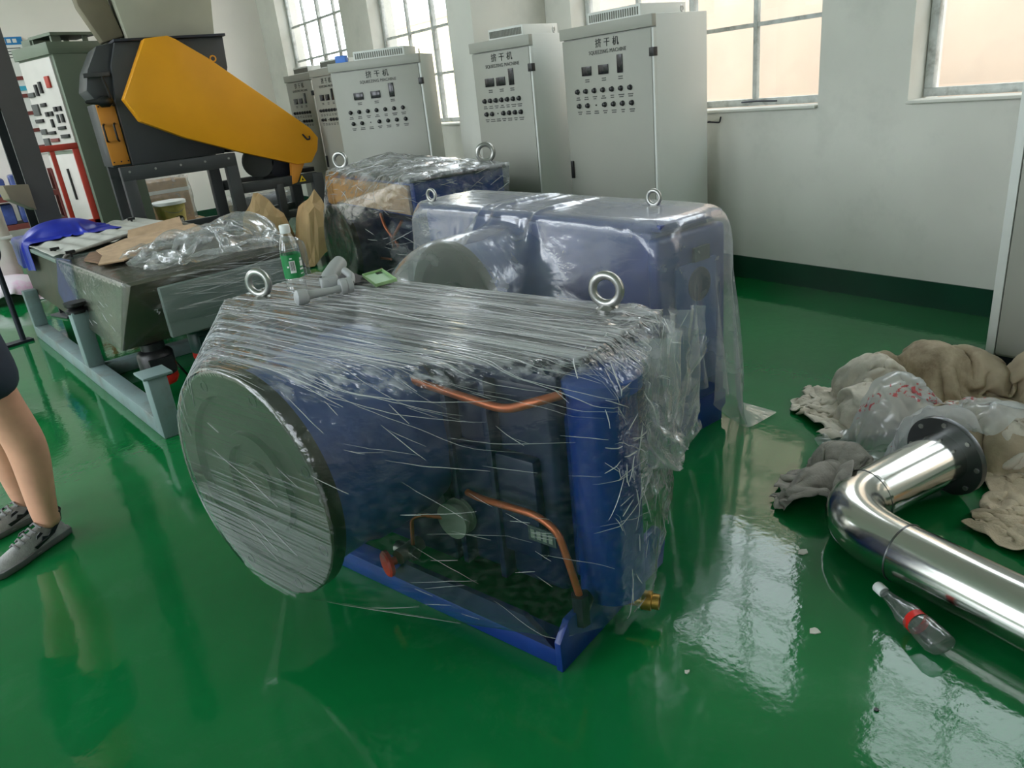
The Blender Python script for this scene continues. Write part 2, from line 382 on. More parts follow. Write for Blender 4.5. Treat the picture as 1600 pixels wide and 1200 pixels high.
m_pink = pm('pink_white_sack', S(226, 214, 222), 0.6, var=0.05, dirt=S(214, 96, 180), dscale=3, damt=0.8)
m_bale = pm('white_wrapped_bale', S(232, 228, 222), 0.4, var=0.03, bump=0.3, bscale=12)
m_bwrap = pm('blue_film_wrap', S(70, 84, 148), 0.25, var=0.25, scale=6, bump=0.4, bscale=14)
m_dgrn = pm('dark_green_paint', S(24, 84, 50), 0.5)
m_buck = pm('yellow_bucket', S(206, 190, 118), 0.45, var=0.12, scale=9)
m_warn = pm('warning_yellow', S(240, 200, 20), 0.5)
m_chip = pm('pale_paint_chip', S(196, 196, 184), 0.7)
m_teal = pm('teal_motor', S(44, 84, 76), 0.4, var=0.08)
m_dwrap = pm('dark_wrapped_sheet', S(92, 92, 92), 0.22, var=0.25, scale=5, bump=0.5, bscale=9)

m_film1 = film('stretch_film', base=0.05, gain=0.85, power=2.4, rough=0.11, stretch=(50, 1.1, 50), bump=1.0, haze=0.09, streak=0.85, dist=0.03, smin=.44, smax=.66, distort=0.0, detail=2.5)  # white streaks and haze paint in window reflections on the wrap
m_film2 = film('bag_film', base=0.09, gain=0.75, power=2.0, rough=0.16, stretch=(7, 4, 7), bump=0.45, haze=0.21, streak=0.18, nscale=1.2, dist=.02)
m_film3 = film('crumpled_film', base=0.10, gain=0.8, power=1.8, rough=0.10, stretch=(9, 9, 9), bump=0.5, haze=0.15, streak=0.25, dist=.02)
m_filmr = film('printed_bag', base=0.08, gain=0.6, power=2.2, rough=0.14, stretch=(7, 7, 7), bump=0.3, haze=0.46, streak=0.14, red=True)
m_film5 = film('crate_film', base=0.09, gain=0.8, power=2.0, rough=0.11, stretch=(5, 22, 22), bump=1.0, haze=0.02, streak=0.28, dist=.025)
def glint_mat():
    m = bpy.data.materials.new('film_ridge_glint'); m.use_nodes = True; nt = m.node_tree; N = nt.nodes; L = nt.links; b = N['Principled BSDF']
    b.inputs['Base Color'].default_value = S(222, 224, 224); b.inputs['Roughness'].default_value = .22; b.inputs['Specular IOR Level'].default_value = 1.0
    b.inputs['Alpha'].default_value = .5
    return m
m_glint = glint_mat()  # pale strand colour, paints in bright glint lines on the film
m_film6 = film('pallet_film', base=0.10, gain=0.8, power=2.0, rough=0.12, stretch=(9, 5, 9), bump=1.0, haze=0.05, streak=0.5, dist=.03, smin=.46, smax=.66)
m_film7 = film('feeder_film', base=0.04, gain=0.6, power=2.6, rough=0.12, stretch=(5, 22, 22), bump=1.0, haze=0.01, streak=0.24, dist=.025)
m_glass = film('window_glass', base=0.04, gain=0.6, power=5.0, rough=0.02, stretch=(3, 3, 3), bump=0.0, haze=0.0, streak=0.05)
m_pet = film('clear_bottle', base=0.07, gain=0.75, power=2.0, rough=0.05, stretch=(20, 20, 6), bump=0.35, haze=0.015, streak=0.03, dist=0.004)
m_pet2 = film('dull_bottle', tint=(0.85, 0.87, 0.87), base=0.09, gain=0.7, power=2.0, rough=0.12, stretch=(20, 20, 20), bump=0.4, haze=0.16, streak=0.06, hazecol=(0.45, 0.47, 0.46, 1))

def floor_mat():
    m = bpy.data.materials.new('green_epoxy'); m.use_nodes = True; nt = m.node_tree; N = nt.nodes; L = nt.links; b = N['Principled BSDF']
    tc = N.new('ShaderNodeTexCoord')
    def nz(sc, det=5, rough=0.55, dist=0.0):
        n = N.new('ShaderNodeTexNoise'); n.inputs['Scale'].default_value = sc; n.inputs['Detail'].default_value = det; n.inputs['Roughness'].default_value = rough; n.inputs['Distortion'].default_value = dist
        L.new(tc.outputs['Object'], n.inputs['Vector']); return n
    a = nz(0.8); r = N.new('ShaderNodeValToRGB'); r.color_ramp.elements[0].color = S(11, 92, 45); r.color_ramp.elements[1].color = S(17, 113, 58)
    r.color_ramp.elements[0].position = 0.3; r.color_ramp.elements[1].position = 0.7; L.new(a.outputs[0], r.inputs[0])
    d = nz(1.7, 10, 0.7, 0.4); dr = N.new('ShaderNodeMapRange'); dr.inputs['From Min'].default_value = 0.55; dr.inputs['From Max'].default_value = 0.75; dr.inputs['To Max'].default_value = 0.16
    L.new(d.outputs[0], dr.inputs['Value'])
    mx = N.new('ShaderNodeMix'); mx.data_type = 'RGBA'; L.new(dr.outputs[0], mx.inputs[0]); L.new(r.outputs[0], mx.inputs[6]); mx.inputs[7].default_value = S(110, 150, 122)
    L.new(mx.outputs[2], b.inputs['Base Color'])
    rr = N.new('ShaderNodeMapRange'); rr.inputs['From Min'].default_value = 0.35; rr.inputs['From Max'].default_value = 0.7; rr.inputs['To Min'].default_value = 0.025; rr.inputs['To Max'].default_value = 0.11
    L.new(d.outputs[0], rr.inputs['Value']); L.new(rr.outputs[0], b.inputs['Roughness'])
    b.inputs['Specular IOR Level'].default_value = 0.36; b.inputs['Coat Weight'].default_value = 0.05; b.inputs['Coat Roughness'].default_value = 0.04
    w1 = nz(9, 3); w2 = nz(46, 3); mu = N.new('ShaderNodeMath'); mu.operation = 'MULTIPLY_ADD'; L.new(w2.outputs[0], mu.inputs[0]); mu.inputs[1].default_value = 0.22; L.new(w1.outputs[0], mu.inputs[2])
    bp = N.new('ShaderNodeBump'); bp.inputs['Strength'].default_value = 0.10; bp.inputs['Distance'].default_value = 0.010; L.new(mu.outputs[0], bp.inputs['Height'])
    L.new(bp.outputs[0], b.inputs['Normal']); L.new(bp.outputs[0], b.inputs['Coat Normal'])
    return m
m_floor = floor_mat()

# ------------------------------------------------------------------ room
def struct(mb, name, mat, **k):
    return tag(mb.build(name, mat, **k), kind='structure')
struct(MB().box(XL - .3, WX + .35, YF - .3, YB + .3, -0.2, 0), 'floor', m_floor)
cm = MB(); xs = XL - .3                                              # ceiling with two long openings, added out of view to brighten the hall
for x0, x1, y0, y1 in FILL_ROOF:
    cm.box(xs, x0, YF - .3, YB + .3, ZC, ZC + .2).box(x0, x1, YF - .3, y0, ZC, ZC + .2).box(x0, x1, y1, YB + .3, ZC, ZC + .2); xs = x1
cm.box(xs, WX + .35, YF - .3, YB + .3, ZC, ZC + .2)
struct(cm, 'ceiling', m_ceil)
struct(MB().box(XL - .3, WX + .35, YB, YB + .3, 0, ZC), 'wall_back', m_wallb)
struct(MB().box(XL - .3, WX + .35, YF - .3, YF, 0, ZC), 'wall_front', m_wall)
def window_wall(name, x0, x1, wins, z0, z1):
    mb = MB(); mb.box(x0, x1, YF, YB, 0, z0); mb.box(x0, x1, YF, YB, z1, ZC)
    ys = sorted(wins); cur = YF
    for a, b in ys: mb.box(x0, x1, cur, a, z0, z1); cur = b
    mb.box(x0, x1, cur, YB, z0, z1)
    return struct(mb, name, m_wall)
window_wall('wall_right', WX, WX + .35, WIN, Z0, Z1)
window_wall('wall_left', XL - .3, XL, FILL_WIN, 1.0, 4.6)
struct(MB().box(WX - .012, WX, YF, YB - .02, 0.0, 0.165), 'baseboard_right', m_base)
struct(MB().box(XL, WX - .02, YB - .012, YB, 0.0, 0.165), 'baseboard_back', m_base)
struct(MB().box(3.86, WX - .001, 5.87, 6.27, 0.0, ZC - .001), 'trim_1', m_wall, bevel=0.006)
for i, (a, b) in enumerate(WIN):                                    # sills, proud and chipped
    struct(MB().box(WX - .035, WX + .16, a + .002, b - .002, Z0 - .002, Z0 + .018), 'trim_%d' % (i + 2), m_wall, bevel=0.006)

def make_window(n, a, b):
    fx0, fx1 = WX + .165, WX + .215; zt, zb = Z1 - .004, Z0 + .02; g = 0.004
    a += .004; b -= .004
    e = tag(empty('window_%d' % n, (fx0, a, zb)), kind='structure')
    W = b - a; H = zt - zb; t = .05
    mb = MB()
    for q in ((0, W, 0, t), (0, W, H - t, H), (0, t, t, H - t), (W - t, W, t, H - t)): mb.box(0, .05, q[0], q[1], q[2], q[3])
    mb.build('window_frame', m_frame, e, bevel=0.004)
    nx, nz_ = 4, 6; cw = (W - 2 * t) / nx; ch = (H - 2 * t) / nz_
    vb = hb = pb = None
    for i in range(1, nx):
        wd = .034 if i != 2 else .05
        if i == 2: MB().box(.002, .056, t + i * cw - wd / 2, t + i * cw + wd / 2, t, H - t).build('mullion', m_frame, e, bevel=.004)
        elif vb is None: vb = MB().box(.006, .046, -wd / 2, wd / 2, 0, H - 2 * t).build('mullion', m_frame, e, bevel=.004, loc=(0, t + i * cw, t))
        else: share(vb, e, (0, t + i * cw, t))
    for j in range(1, nz_):
        for i in range(nx):
            if hb is None: hb = MB().box(.010, .040, -cw / 2 + .02, cw / 2 - .02, -.014, .014).build('glazing_bar', m_frame, e, loc=(0, t + (i + .5) * cw, t + j * ch))
            else: share(hb, e, (0, t + (i + .5) * cw, t + j * ch))
    for j in range(nz_):
        for i in range(nx):
            if pb is None: pb = MB().box(-.0015, .0015, -cw / 2 + .018, cw / 2 - .018, -ch / 2 + .014, ch / 2 - .014).build('pane', m_glass, e, loc=(.026, t + (i + .5) * cw, t + (j + .5) * ch))
            else: share(pb, e, (.026, t + (i + .5) * cw, t + (j + .5) * ch))
    # casement stay lying on the sill
    MB().tube([(-.01, W * .30, .03), (-.03, W * .24, .035), (-.06, W * .16, .03)], .006, 6).build('casement_stay', m_iron, e)
    MB().tube(arc([(-.012, W * .62, .05), (-.06, W * .62, .06), (-.06, W * .57, .05)], .02), .005, 6).build('casement_catch', m_iron, e)
for n, (a, b) in enumerate(WIN): make_window(n + 1, a, b)

# outside: yard and the neighbouring stucco buildings seen through the panes
struct(MB().box(WX + .35, 30, -14, 40, -.3, -.1), 'ground_outside', m_ground)
nb = empty('neighbour_building', (8.3, 4, -.1), 0, 'peach stucco building wall across the yard outside the right-hand windows', 'building')
MB().box(0, 4, -14, 9.0, 0, 5.1).build('wall', m_cream, nb)
MB().box(-.15, 4.1, -14.1, 9.1, 5.1, 5.22).build('roof_edge', m_pale, nb)
nb2 = empty('annex_building', (9.4, 14.5, -.1), 0, 'low pale yellow annex seen through the far windows', 'building')
MB().box(0, 5, 0, 4.2, 0, 3.2).build('wall', m_pale, nb2)
MB().box(-.12, 5.1, -.1, 4.3, 3.2, 3.3).build('roof_edge', m_cream, nb2)

# ------------------------------------------------------------------ control cabinets
def cabinet(FR, th, W, D, H, label, box_on=True, big=True):
    d = (-math.sin(th), math.cos(th)); fl = (FR[0] + d[0] * W, FR[1] + d[1] * W, 0)
    e = empty('control_cabinet', fl, th - R(90), label, 'cabinet', 'squeezing machine control cabinets')
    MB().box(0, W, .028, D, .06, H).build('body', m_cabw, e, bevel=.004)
    MB().box(.01, W - .01, .04, D - .01, 0, .06).build('plinth', m_iron, e)
    MB().box(0, W, -.012, .030, H - .075, H).build('top_trim', m_cab, e, bevel=.003)
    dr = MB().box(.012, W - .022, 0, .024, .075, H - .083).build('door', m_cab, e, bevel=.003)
    MB().box(W - .018, W - .001, .002, .03, .07, H - .083).build('door_edge', m_cabw, e)
    text_part('挤 干 机', .062, m_ink, dr, (W * .525, -.003, H - .13), rot=(R(90), 0, 0))
    text_part('SQUEEZING MACHINE', .036, m_ink2, dr, (W * .525, -.003, H - .185), rot=(R(90), 0, 0), sx=.95)
    for x, w_, z, h in ((.285, .095, .30, .062), (.475, .095, .30, .062), (.655, .05, .275, .118)):
        MB().box(W * x - w_ / 2, W * x + w_ / 2, -.008, .002, H - z - h / 2, H - z + h / 2).build('display', m_scr, dr, bevel=.002)
    b0 = None; marks = MB(); rs = random.Random(3)
    for row, z in ((0, .435), (1, .535)):
        for k in range(7):
            x = W * (.165 + .098 * k + (.012 if row else 0))
            for q in range(2):
                ww = rs.uniform(.012, .026); marks.box(x - ww, x + ww, -.0025, .0005, H - z - .045 - q * .014, H - z - .038 - q * .014)
            if row == 1 and k == 2:
                MB().cyl((x, -.006, H - z), (x, .002, H - z), .005, n=8).build('indicator', m_blk, dr); continue
            if b0 is None: b0 = MB().lathe((0, 0.002, 0), (0, -1, 0), [(.0185, 0), (.0185, .008), (.014, .011), (.014, .022), (.011, .024)], 14).build('push_button', m_blk, dr, smooth=40, loc=(x, 0, H - z))
            else: share(b0, dr, (x, 0, H - z))
    for x, z in ((.285, .355), (.475, .355), (.655, .355)):
        for q in range(2): marks.box(W * x - .02, W * x + .02, -.0025, .0005, H - z - q * .014 - .006, H - z - q * .014 + .001)
    tag(marks.build('print_marks', m_ink2, dr), kind='stuff')
    MB().box(W - .034, W + .006, -.012, .03, H - .255, H - .20).build('hinge', m_blk, e, bevel=.003)
    MB().box(.030, .056, -.016, .002, H - 1.06, H - .93).build('handle', m_blk, dr, bevel=.004)
    if box_on:
        v = MB().box(W * .27, W * .83, .05, D * .93, H, H + .078).build('vent_box', m_cabw, e, bevel=.003)
        sl = MB(); n = 22
        for k in range(n):
            x = W * .285 + (W * .53) * (k + .5) / n; sl.box(x - .0055, x + .0055, .047, .052, H + .014, H + .062)
        tag(sl.build('vent_slots', m_slot, v), kind='stuff')
        r0 = MB().ring((0, 0, .03), (1, .3, 0), .019, .0055, 16, 8).cyl((0, 0, 0), (0, 0, .012), .008, n=8).build('lifting_eye', m_steel, e, smooth=60, loc=(W * .9, D * .72, H))
        share(r0, e, (W * .1, D * .72, H))
    return e
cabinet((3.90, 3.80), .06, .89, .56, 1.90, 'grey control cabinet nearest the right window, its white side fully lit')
cabinet((3.66, 4.82), .20, .64, .50, 1.90, 'grey control cabinet in front of the wall pillar, left neighbour of the sunlit one')
c3 = cabinet((3.56, 6.33), .70, .90, .36, 1.915, 'grey control cabinet with a small blue box on its vented top')
cabinet((3.63, 9.12), .14, .64, .44, 1.955, 'far narrow-looking control cabinet half hidden by the yellow belt guard')
cabinet((3.56, 8.12), .10, .66, .44, 1.955, 'far control cabinet squeezed behind the one carrying the blue box')
bx = MB().box(-.05, .05, -.035, .035, 0, .06).build('small_box', pm('sky_blue_card', S(74, 130, 220), 0.5), bevel=.004, loc=(3.11, 6.985, 1.917), rz=-.8)
tag(bx, 'small blue box on top of the vented cabinet', 'box')

# grey cabinet at the right edge of the frame
ec = empty('electrical_cabinet', (3.90, 1.57, 0), R(-90) + .03, 'tall grey enclosure at the right edge beside the canvas tarp', 'cabinet')
MB().box(0, 1.0, .03, .60, 0.05, 2.05).build('body', m_cab, ec, bevel=.004)
MB().box(.01, .99, .04, .59, 0, .05).build('plinth', m_iron, ec)
MB().box(.046, .97, 0, .028, .07, 2.02).build('door', m_cab, ec, bevel=.003)
MB().box(0, .040, .002, .03, .05, 2.05).build('corner_post', m_cabw, ec, bevel=.002)
MB().box(-.003, .05, -.003, .04, 1.735, 1.775).build('tape_band', m_maroon, ec)

# ------------------------------------------------------------------ blue wrapped gear units
def hull_film(points, name, mat, parent, edge=.045, amp=.006, freq=(26, 3, 26), keep=None, cr=None, seed=0, slack=None):
    """stretch film: the taut convex skin of the points, cut fine and pulled into ridges"""
    bm = bmesh.new()
    for p in points: bm.verts.new(p)
    r = bmesh.ops.convex_hull(bm, input=bm.verts[:])
    bmesh.ops.delete(bm, geom=[v for v in bm.verts if not v.link_faces], context='VERTS')
    bm.normal_update()
    dl = [f for f in bm.faces if f.normal.z < -.75]
    bmesh.ops.delete(bm, geom=dl, context='FACES')
    for it in range(7):
        es = [e for e in bm.edges if e.calc_length() > edge]
        if not es: break
        bmesh.ops.subdivide_edges(bm, edges=es, cuts=1, use_grid_fill=False)
        bmesh.ops.triangulate(bm, faces=[f for f in bm.faces if len(f.verts) > 3])
    bm.normal_update()
    off = Vector((seed * 3.1, seed * 1.7, 0))
    for v in bm.verts:
        p = v.co; q = Vector((p.x * freq[0], p.y * freq[1], p.z * freq[2])) + off
        k = mn.noise(q) * 1.0 + .5 * mn.noise(q * 2.1)
        a = amp * (1 - (slack(p) if slack else 0))
        if cr:
            c = cr(p); pw = Vector((p.x * 11, p.y * 11, p.z * 5)) + off; k2 = (1 - abs(mn.noise(pw))) ** 3 + .5 * (1 - abs(mn.noise(pw * 2.3))) ** 3
            v.co = p + v.normal * (k * a * (1 - c) + (k2 - .7) * .030 * c)
        else: v.co = p + v.normal * k * a
    for f in bm.faces: f.smooth = True
    sl = [slack(v.co) if slack else 0.0 for v in bm.verts]
    me = bpy.data.meshes.new(name); bm.to_mesh(me); bm.free(); me.materials.append(mat)
    if slack: me.attributes.new('slack', 'FLOAT', 'POINT').data.foreach_set('value', sl)
    o = bpy.data.objects.new(name, me); COL.objects.link(o); o.parent = parent; return o

from mathutils.bvhtree import BVHTree
def ridges(o, name, mat, n, dirf, pick, ln=(.1, .5), rad=.0011, seed=0, lift=.0012, wob=.12, extra=()):
    """thin pale strands along the film surface, standing in for glints on its ridges"""
    me = o.data; bvh = BVHTree.FromPolygons([v.co.copy() for v in me.vertices], [tuple(p.vertices) for p in me.polygons])
    rs = random.Random(seed); mb = MB(); ps = [p for p in me.polygons if pick(p.center, p.normal)]
    if not ps: return
    cw = np.cumsum([p.area for p in ps]); todo = list(extra)
    for _ in range(n):
        p = ps[min(len(ps) - 1, int(np.searchsorted(cw, rs.random() * cw[-1])))]; todo.append((p.center.copy(), None, rs.uniform(*ln) * rs.uniform(.3, 1)))
    for c, tgt, L_ in todo:
        q = Vector(c); pts = []; step = .018; k = max(4, int(L_ / step))
        d0 = (Vector(tgt) - q).normalized() if tgt is not None else Vector(dirf(q, rs))
        for i in range(k):
            hit = bvh.find_nearest(q)
            if hit[0] is None: break
            if (hit[0] - q).length > .05: break
            pts.append(hit[0] + hit[1] * lift)
            if tgt is not None: d0 = (Vector(tgt) - q).normalized()
            else: d0 = (d0 + Vector((rs.uniform(-1, 1), rs.uniform(-1, 1), rs.uniform(-1, 1))) * wob * .3).normalized()
            t = d0 - hit[1] * d0.dot(hit[1]); q = hit[0] + t.normalized() * step
        if len(pts) > 3:
            m = len(pts); r0 = rad * rs.uniform(.5, 1.5)
            mb.tube(pts, [r0 * (.25 + math.sin(math.pi * (i + .3) / m) * .9) for i in range(m)], 4)
    return tag(mb.build(name, mat, o.parent, smooth=60), kind='stuff')

def eyebolt(parent, loc, rz, mat=m_steel, s=1.0):
    o = MB().ring((0, 0, .066 * s), (1, 0, 0), .044 * s, .0135 * s, 28, 12).lathe((0, 0, 0), (0, 0, 1), [(.034 * s, 0), (.034 * s, .010 * s), (.016 * s, .020 * s)], 20).build('eyebolt', mat, parent, smooth=60)
    o.location = loc; o.rotation_euler = (0, 0, rz); return o

def flange(parent, c, r, mat):
    x, v, z = c
    f = MB().lathe((x, v, z), (-1, 0, 0), [(r * .93, -.012), (r, -.012), (r, .030), (r * .985, .034), (r * .80, .034), (r * .79, .012), (r * .46, .004), (r * .45, .022), (r * .36, .022), (r * .35, .002), (r * .18, .001), (r * .17, .014), (r * .05, .014)], 72).build('flange', mat, parent, smooth=30)
    bl = None
    for k in range(8):
        a = 2 * math.pi * (k + .5) / 8
        p = (x - .034, v + math.cos(a) * r * .895, z + math.sin(a) * r * .895)
        if bl is None: bl = MB().lathe((0, 0, 0), (-1, 0, 0), [(.019, -.01), (.019, .002), (.013, .002), (.012, -.006)], 14).build('bolt_hole', m_blk, f, smooth=30, loc=p)
        else: share(bl, f, p)
    return f

g1 = empty('gear_unit', (.951, 1.348, 0), .281, 'front blue gear unit in clear stretch film, with a bottle and stabiliser on top', 'machine')
# skid
for v0, nm in ((0.0, 'end_plate'), (1.46, 'end_plate')):
    MB().prism([(0, v0, 0), (0, v0, .10), (.05, v0, .15), (.20, v0, .15), (.24, v0, .10), (.40, v0, .10), (.44, v0, .16), (.575, v0, .16), (.625, v0, .095), (.60, v0, .0)], (0, .022, 0)).build(nm, m_blue, g1, bevel=.003)
for u0 in (.01, .50): MB().box(u0, u0 + .075, .022, 1.46, .0, .075).build('skid_rail', m_blue, g1, bevel=.004)
MB().prism([(.0, .022, .075), (.0, .70, .075), (.0, .62, .15), (.0, .12, .15)], (.018, 0, 0)).build('side_web', m_blueshade, g1)
# casing
MB().box(.19, .53, .10, 1.50, .10, .80).build('casing', m_blueshade, g1, bevel=.03, seg=4)
MB().box(.155, .20, .16, .50, .22, .56).build('inspection_cover', m_blueshade, g1, bevel=.012)
MB().box(.15, .57, .05, 1.55, .80, .842).build('split_flange', m_blueshade, g1, bevel=.008)
MB().box(.19, .55, .12, 1.52, .842, .868).build('top_casing', m_iron, g1, bevel=.006)
MB().prism([(.155, .52, .10), (.155, .60, .80), (.155, 1.02, .80), (.155, 1.10, .10)], (.04, 0, 0)).build('bearing_boss', m_blueshade, g1, bevel=.01)
for v in (.30, .46, 1.22, 1.36): MB().box(.14, .20, v, v + .022, .12, .80).build('rib', m_blueshade, g1, bevel=.003)
tp = MB().prism([(.165, -.02, .870), (.585, -.02, .870), (.60, 1.60, .870), (.175, 1.60, .870)], (0, 0, .028)).build('top_plate', m_iron, g1, bevel=.004)
MB().box(.30, .44, .55, .72, .898, .906).build('cover_patch', m_blk, tp); MB().box(.46, .57, .42, .52, .898, .904).build('cover_patch', m_blk, tp)
# corner column with rim and cap
MB().lathe((.262, -.015, .125), (0, 0, 1), [(.085, 0), (.096, .01), (.096, .66)], 32).build('corner_column', m_blue, g1, smooth=40)
MB().lathe((.262, -.015, .785), (0, 0, 1), [(.096, 0), (.112, .004), (.112, .040), (.104, .046), (.06, .050), (.05, .060), (.02, .064)], 32).build('column_cap', m_blue2, g1, smooth=40)
MB().box(.24, .50, .0, .14, .13, .70).build('end_housing', m_blue, g1, bevel=.03, seg=3)
# drive flange on the long side
MB().lathe((-.30, .81, .559), (1, 0, 0), [(.300, 0), (.318, .01), (.318, .20), (.335, .25), (.335, .47)], 64).build('flange_neck', m_blue2, g1, smooth=40)
flange(g1, (-.304, .81, .559), .354, m_flange)
eyebolt(g1, (.235, 1.47, .898), .35); eyebolt(g1, (.545, .13, .898), .15)
# pipework
MB().tube(arc([(.13, .98, .80), (.12, .80, .80), (.11, .53, .762), (.11, .20, .735), (.115, .10, .775), (.16, .04, .79)], .06), .013, 10).build('copper_pipe', m_copper, g1, smooth=60)
MB().tube(arc([(.12, .40, .415), (.10, .34, .425), (.10, .12, .43), (.10, .05, .40), (.10, .02, .30), (.11, .0, .19)], .06), .011, 10).build('copper_pipe', m_copper, g1, smooth=60)
MB().tube(arc([(.12, .50, .29), (.06, .56, .32), (.05, .60, .30), (.045, .61, .20)], .03), .007, 8).build('copper_pipe', m_copper, g1, smooth=60)
MB().lathe((.15, .47, .30), (-1, 0, 0), [(.062, 0), (.062, .012), (.045, .014), (.045, .035), (.062, .037), (.062, .050), (.02, .052)], 28).build('pipe_union', m_gauge, g1, smooth=40)
vl = MB().cyl((.10, .64, .165), (.0, .64, .165), .026, n=18).cyl((.045, .60, .165), (.045, .69, .165), .022, n=16).build('valve', m_steel, g1, smooth=40)
MB().lathe((.0, .655, .150), (-1, .35, 0), [(.014, 0), (.014, .02), (.044, .022), (.046, .034), (.040, .040), (.012, .042)], 28).build('valve_knob', m_red, vl, smooth=40)
MB().cyl((.11, -.0, .10), (.11, 0, .20), .026, n=6).cyl((.11, 0, .145), (.17, .02, .145), .024, n=14).build('elbow_fitting', m_iron, g1, smooth=30)
pl = MB().box(.150, .155, .10, .20, .295, .345).build('data_plate', m_plate, g1)
for q in range(4): MB().box(.1485, .150, .11 + q * .022, .124 + q * .022, .305, .335).build('plate_mark', m_gauge, pl)
MB().lathe((.30, -.03, .075), (.35, -1, -.04), [(.022, 0), (.022, .05), (.030, .052), (.030, .082), (.024, .084), (.024, .105), (.018, .105), (.018, .06)], 20).build('brass_fitting', m_brass, g1, smooth=30)
pts = []
for k in range(40):
    a = 2 * math.pi * k / 40; pts += [(-.347, .81 + math.cos(a) * .360, .559 + math.sin(a) * .360)]
pts += [(.155, -.03, .906), (.595, -.03, .906), (.61, 1.615, .906), (.165, 1.615, .906), (.155, 1.62, .86)]
pts += [(.172, -.115, .80), (.29, -.13, .84), (.30, -.125, .14), (.17, -.10, .10), (.02, .02, .10), (.02, .8, .10), (.15, 1.5, .12), (.60, 1.55, .12), (.62, -.01, .22), (.64, -.05, .60), (.35, -.09, .07)]
sf = hull_film(pts, 'stretch_film', m_film1, g1, edge=.028, amp=.0028, freq=(30, 2.2, 30), cr=lambda p: max(0, min(1, (p.x - .26) * 4)) * max(0, min(1, (.16 - p.y) * 6)) * .8,
          slack=lambda p: max(0, min(.92, (-.26 - p.x) * 12), min(.82, (.902 - p.z) * 16)))
ridges(sf, 'film_ridge_glint', m_glint, 170, lambda p, r: (r.uniform(-.10, .06), -1, r.uniform(-.05, .05)), lambda c, n: n.z > .75, (.12, .85), .0008, 1)
ridges(sf, 'film_ridge_glint', m_glint, 95, lambda p, r: (0, -1, r.choice((-.05, -.1, -.3, -.7)) + r.uniform(-.08, .08)), lambda c, n: n.z <= .75 and n.x < -.2 and c.x > -.31 and c.z > .2, (.05, .36), .0007, 2,
       extra=[((.02, .60, .11), (.03, .02, .10), .62), ((-.28, .62, .24), (.02, .30, .12), .5), ((.05, 1.0, .66), (.17, -.10, .60), 1.2), ((.0, .90, .73), (.17, .0, .80), 1.0), ((-.30, .95, .88), (.15, .1, .84), 1.0)])
ridges(sf, 'film_ridge_glint', m_glint, 8, lambda p, r: (0, -1, -.45 + r.uniform(-.1, .1)), lambda c, n: c.x < -.33, (.08, .3), .0008, 3)
ridges(sf, 'film_ridge_glint', m_glint, 110, lambda p, r: (r.uniform(-1, 1), r.uniform(-1, 1), r.uniform(-1, 1)), lambda c, n: c.y < .05 and c.x > .14 and c.z > .45, (.04, .13), .0013, 4, wob=.5)
ridges(sf, 'film_ridge_glint', m_glint, 60, lambda p, r: (r.uniform(-.5, .5), r.uniform(-.3, .3), -1), lambda c, n: c.y < .05 and c.x > .2 and c.z < .6, (.05, .25), .0012, 5, wob=.3)
ridges(sf, 'film_ridge_glint', m_glint, 70, lambda p, r: (-1, r.uniform(-.4, .4), -1.2), lambda c, n: c.y > .9 and -.34 < c.x < .2 and c.z > .75, (.08, .35), .0011, 6)
# loose ragged film bunched at the near right corner
nx, ny = 40, 44
P0 = np.zeros((ny, nx, 3)); rs = np.random.RandomState(5)
for j in range(ny):
    for i in range(nx):
        u = .30 + .34 * i / (nx - 1); z = .915 - .36 * j / (ny - 1)
        P0[j, i] = (u, -.125 - .03 * math.sin(i * .16) + .022 * math.sin(i * .9 + j * .23) + .02 * math.sin(j * .8 - i * .2) + rs.normal() * .005, z)
pz = np.zeros((ny, nx), bool); pz[0] = True; pz[:, 0] = True; pz[-1, ::6] = True; pz[::9, -1] = True
P = cloth(nx, ny, .58, .58, P0, [sd_box((.36, .10, .46), (.25, .14, .42), 0, .05), sd_cyl((.272, 0, .0), (.272, 0, .84), .112)], steps=26, iters=10, grav=-1.5, fric=.4, bend=.02, thick=.012, pins=pz)
ft = sheet(P, 'film_tail', m_film3, g1, subd=1, loc=(0, 0, 0))
ridges(ft, 'film_ridge_glint', m_glint, 60, lambda p, r: (r.uniform(-1, 1), r.uniform(-.3, .3), r.uniform(-1, 1)), lambda c, n: True, (.05, .16), .0012, 8, wob=.4)

# second unit, under a loose bag
g2 = empty('gear_unit', (2.129, 2.085, 0), .06, 'blue gear unit under a loose milky plastic bag, behind the front one', 'machine')
MB().prism([(0, 0, 0), (0, 0, .14), (.03, 0, .17), (.42, 0, .17), (.45, 0, .14), (.45, 0, .07), (.42, 0, .05), (.42, 0, 0)], (0, .03, 0)).build('end_plate', m_blue, g2, bevel=.006)
for u0 in (.0, .36): MB().box(u0, u0 + .08, .03, 1.70, 0, .09).build('skid_rail', m_blue, g2, bevel=.004)
MB().box(.03, .40, .05, 1.75, .09, .96).build('casing', m_blue, g2, bevel=.03, seg=4)
MB().box(-.005, .435, -.005, .06, .15, .93).build('end_cover', m_blue, g2, bevel=.02, seg=3)
MB().box(.09, .36, -.015, .0, .25, .80).build('end_boss', m_blue2, g2, bevel=.008)
MB().lathe((.24, -.012, .70), (0, -1, 0), [(.075, 0), (.07, .008), (.03, .010)], 28).build('bearing_cap', m_blueshade, g2, smooth=40)
MB().box(.20, .30, -.024, -.012, .80, .86).build('data_plate', m_plate, g2)
MB().box(.02, .42, .0, 1.80, .955, .985).build('top_plate', m_blue, g2, bevel=.008)
MB().lathe((-.36, .93, .57), (1, 0, 0), [(.30, 0), (.31, .01), (.31, .25), (.34, .40)], 56).build('flange_neck', m_blue2, g2, smooth=40)
flange(g2, (-.364, .93, .57), .350, m_flange)
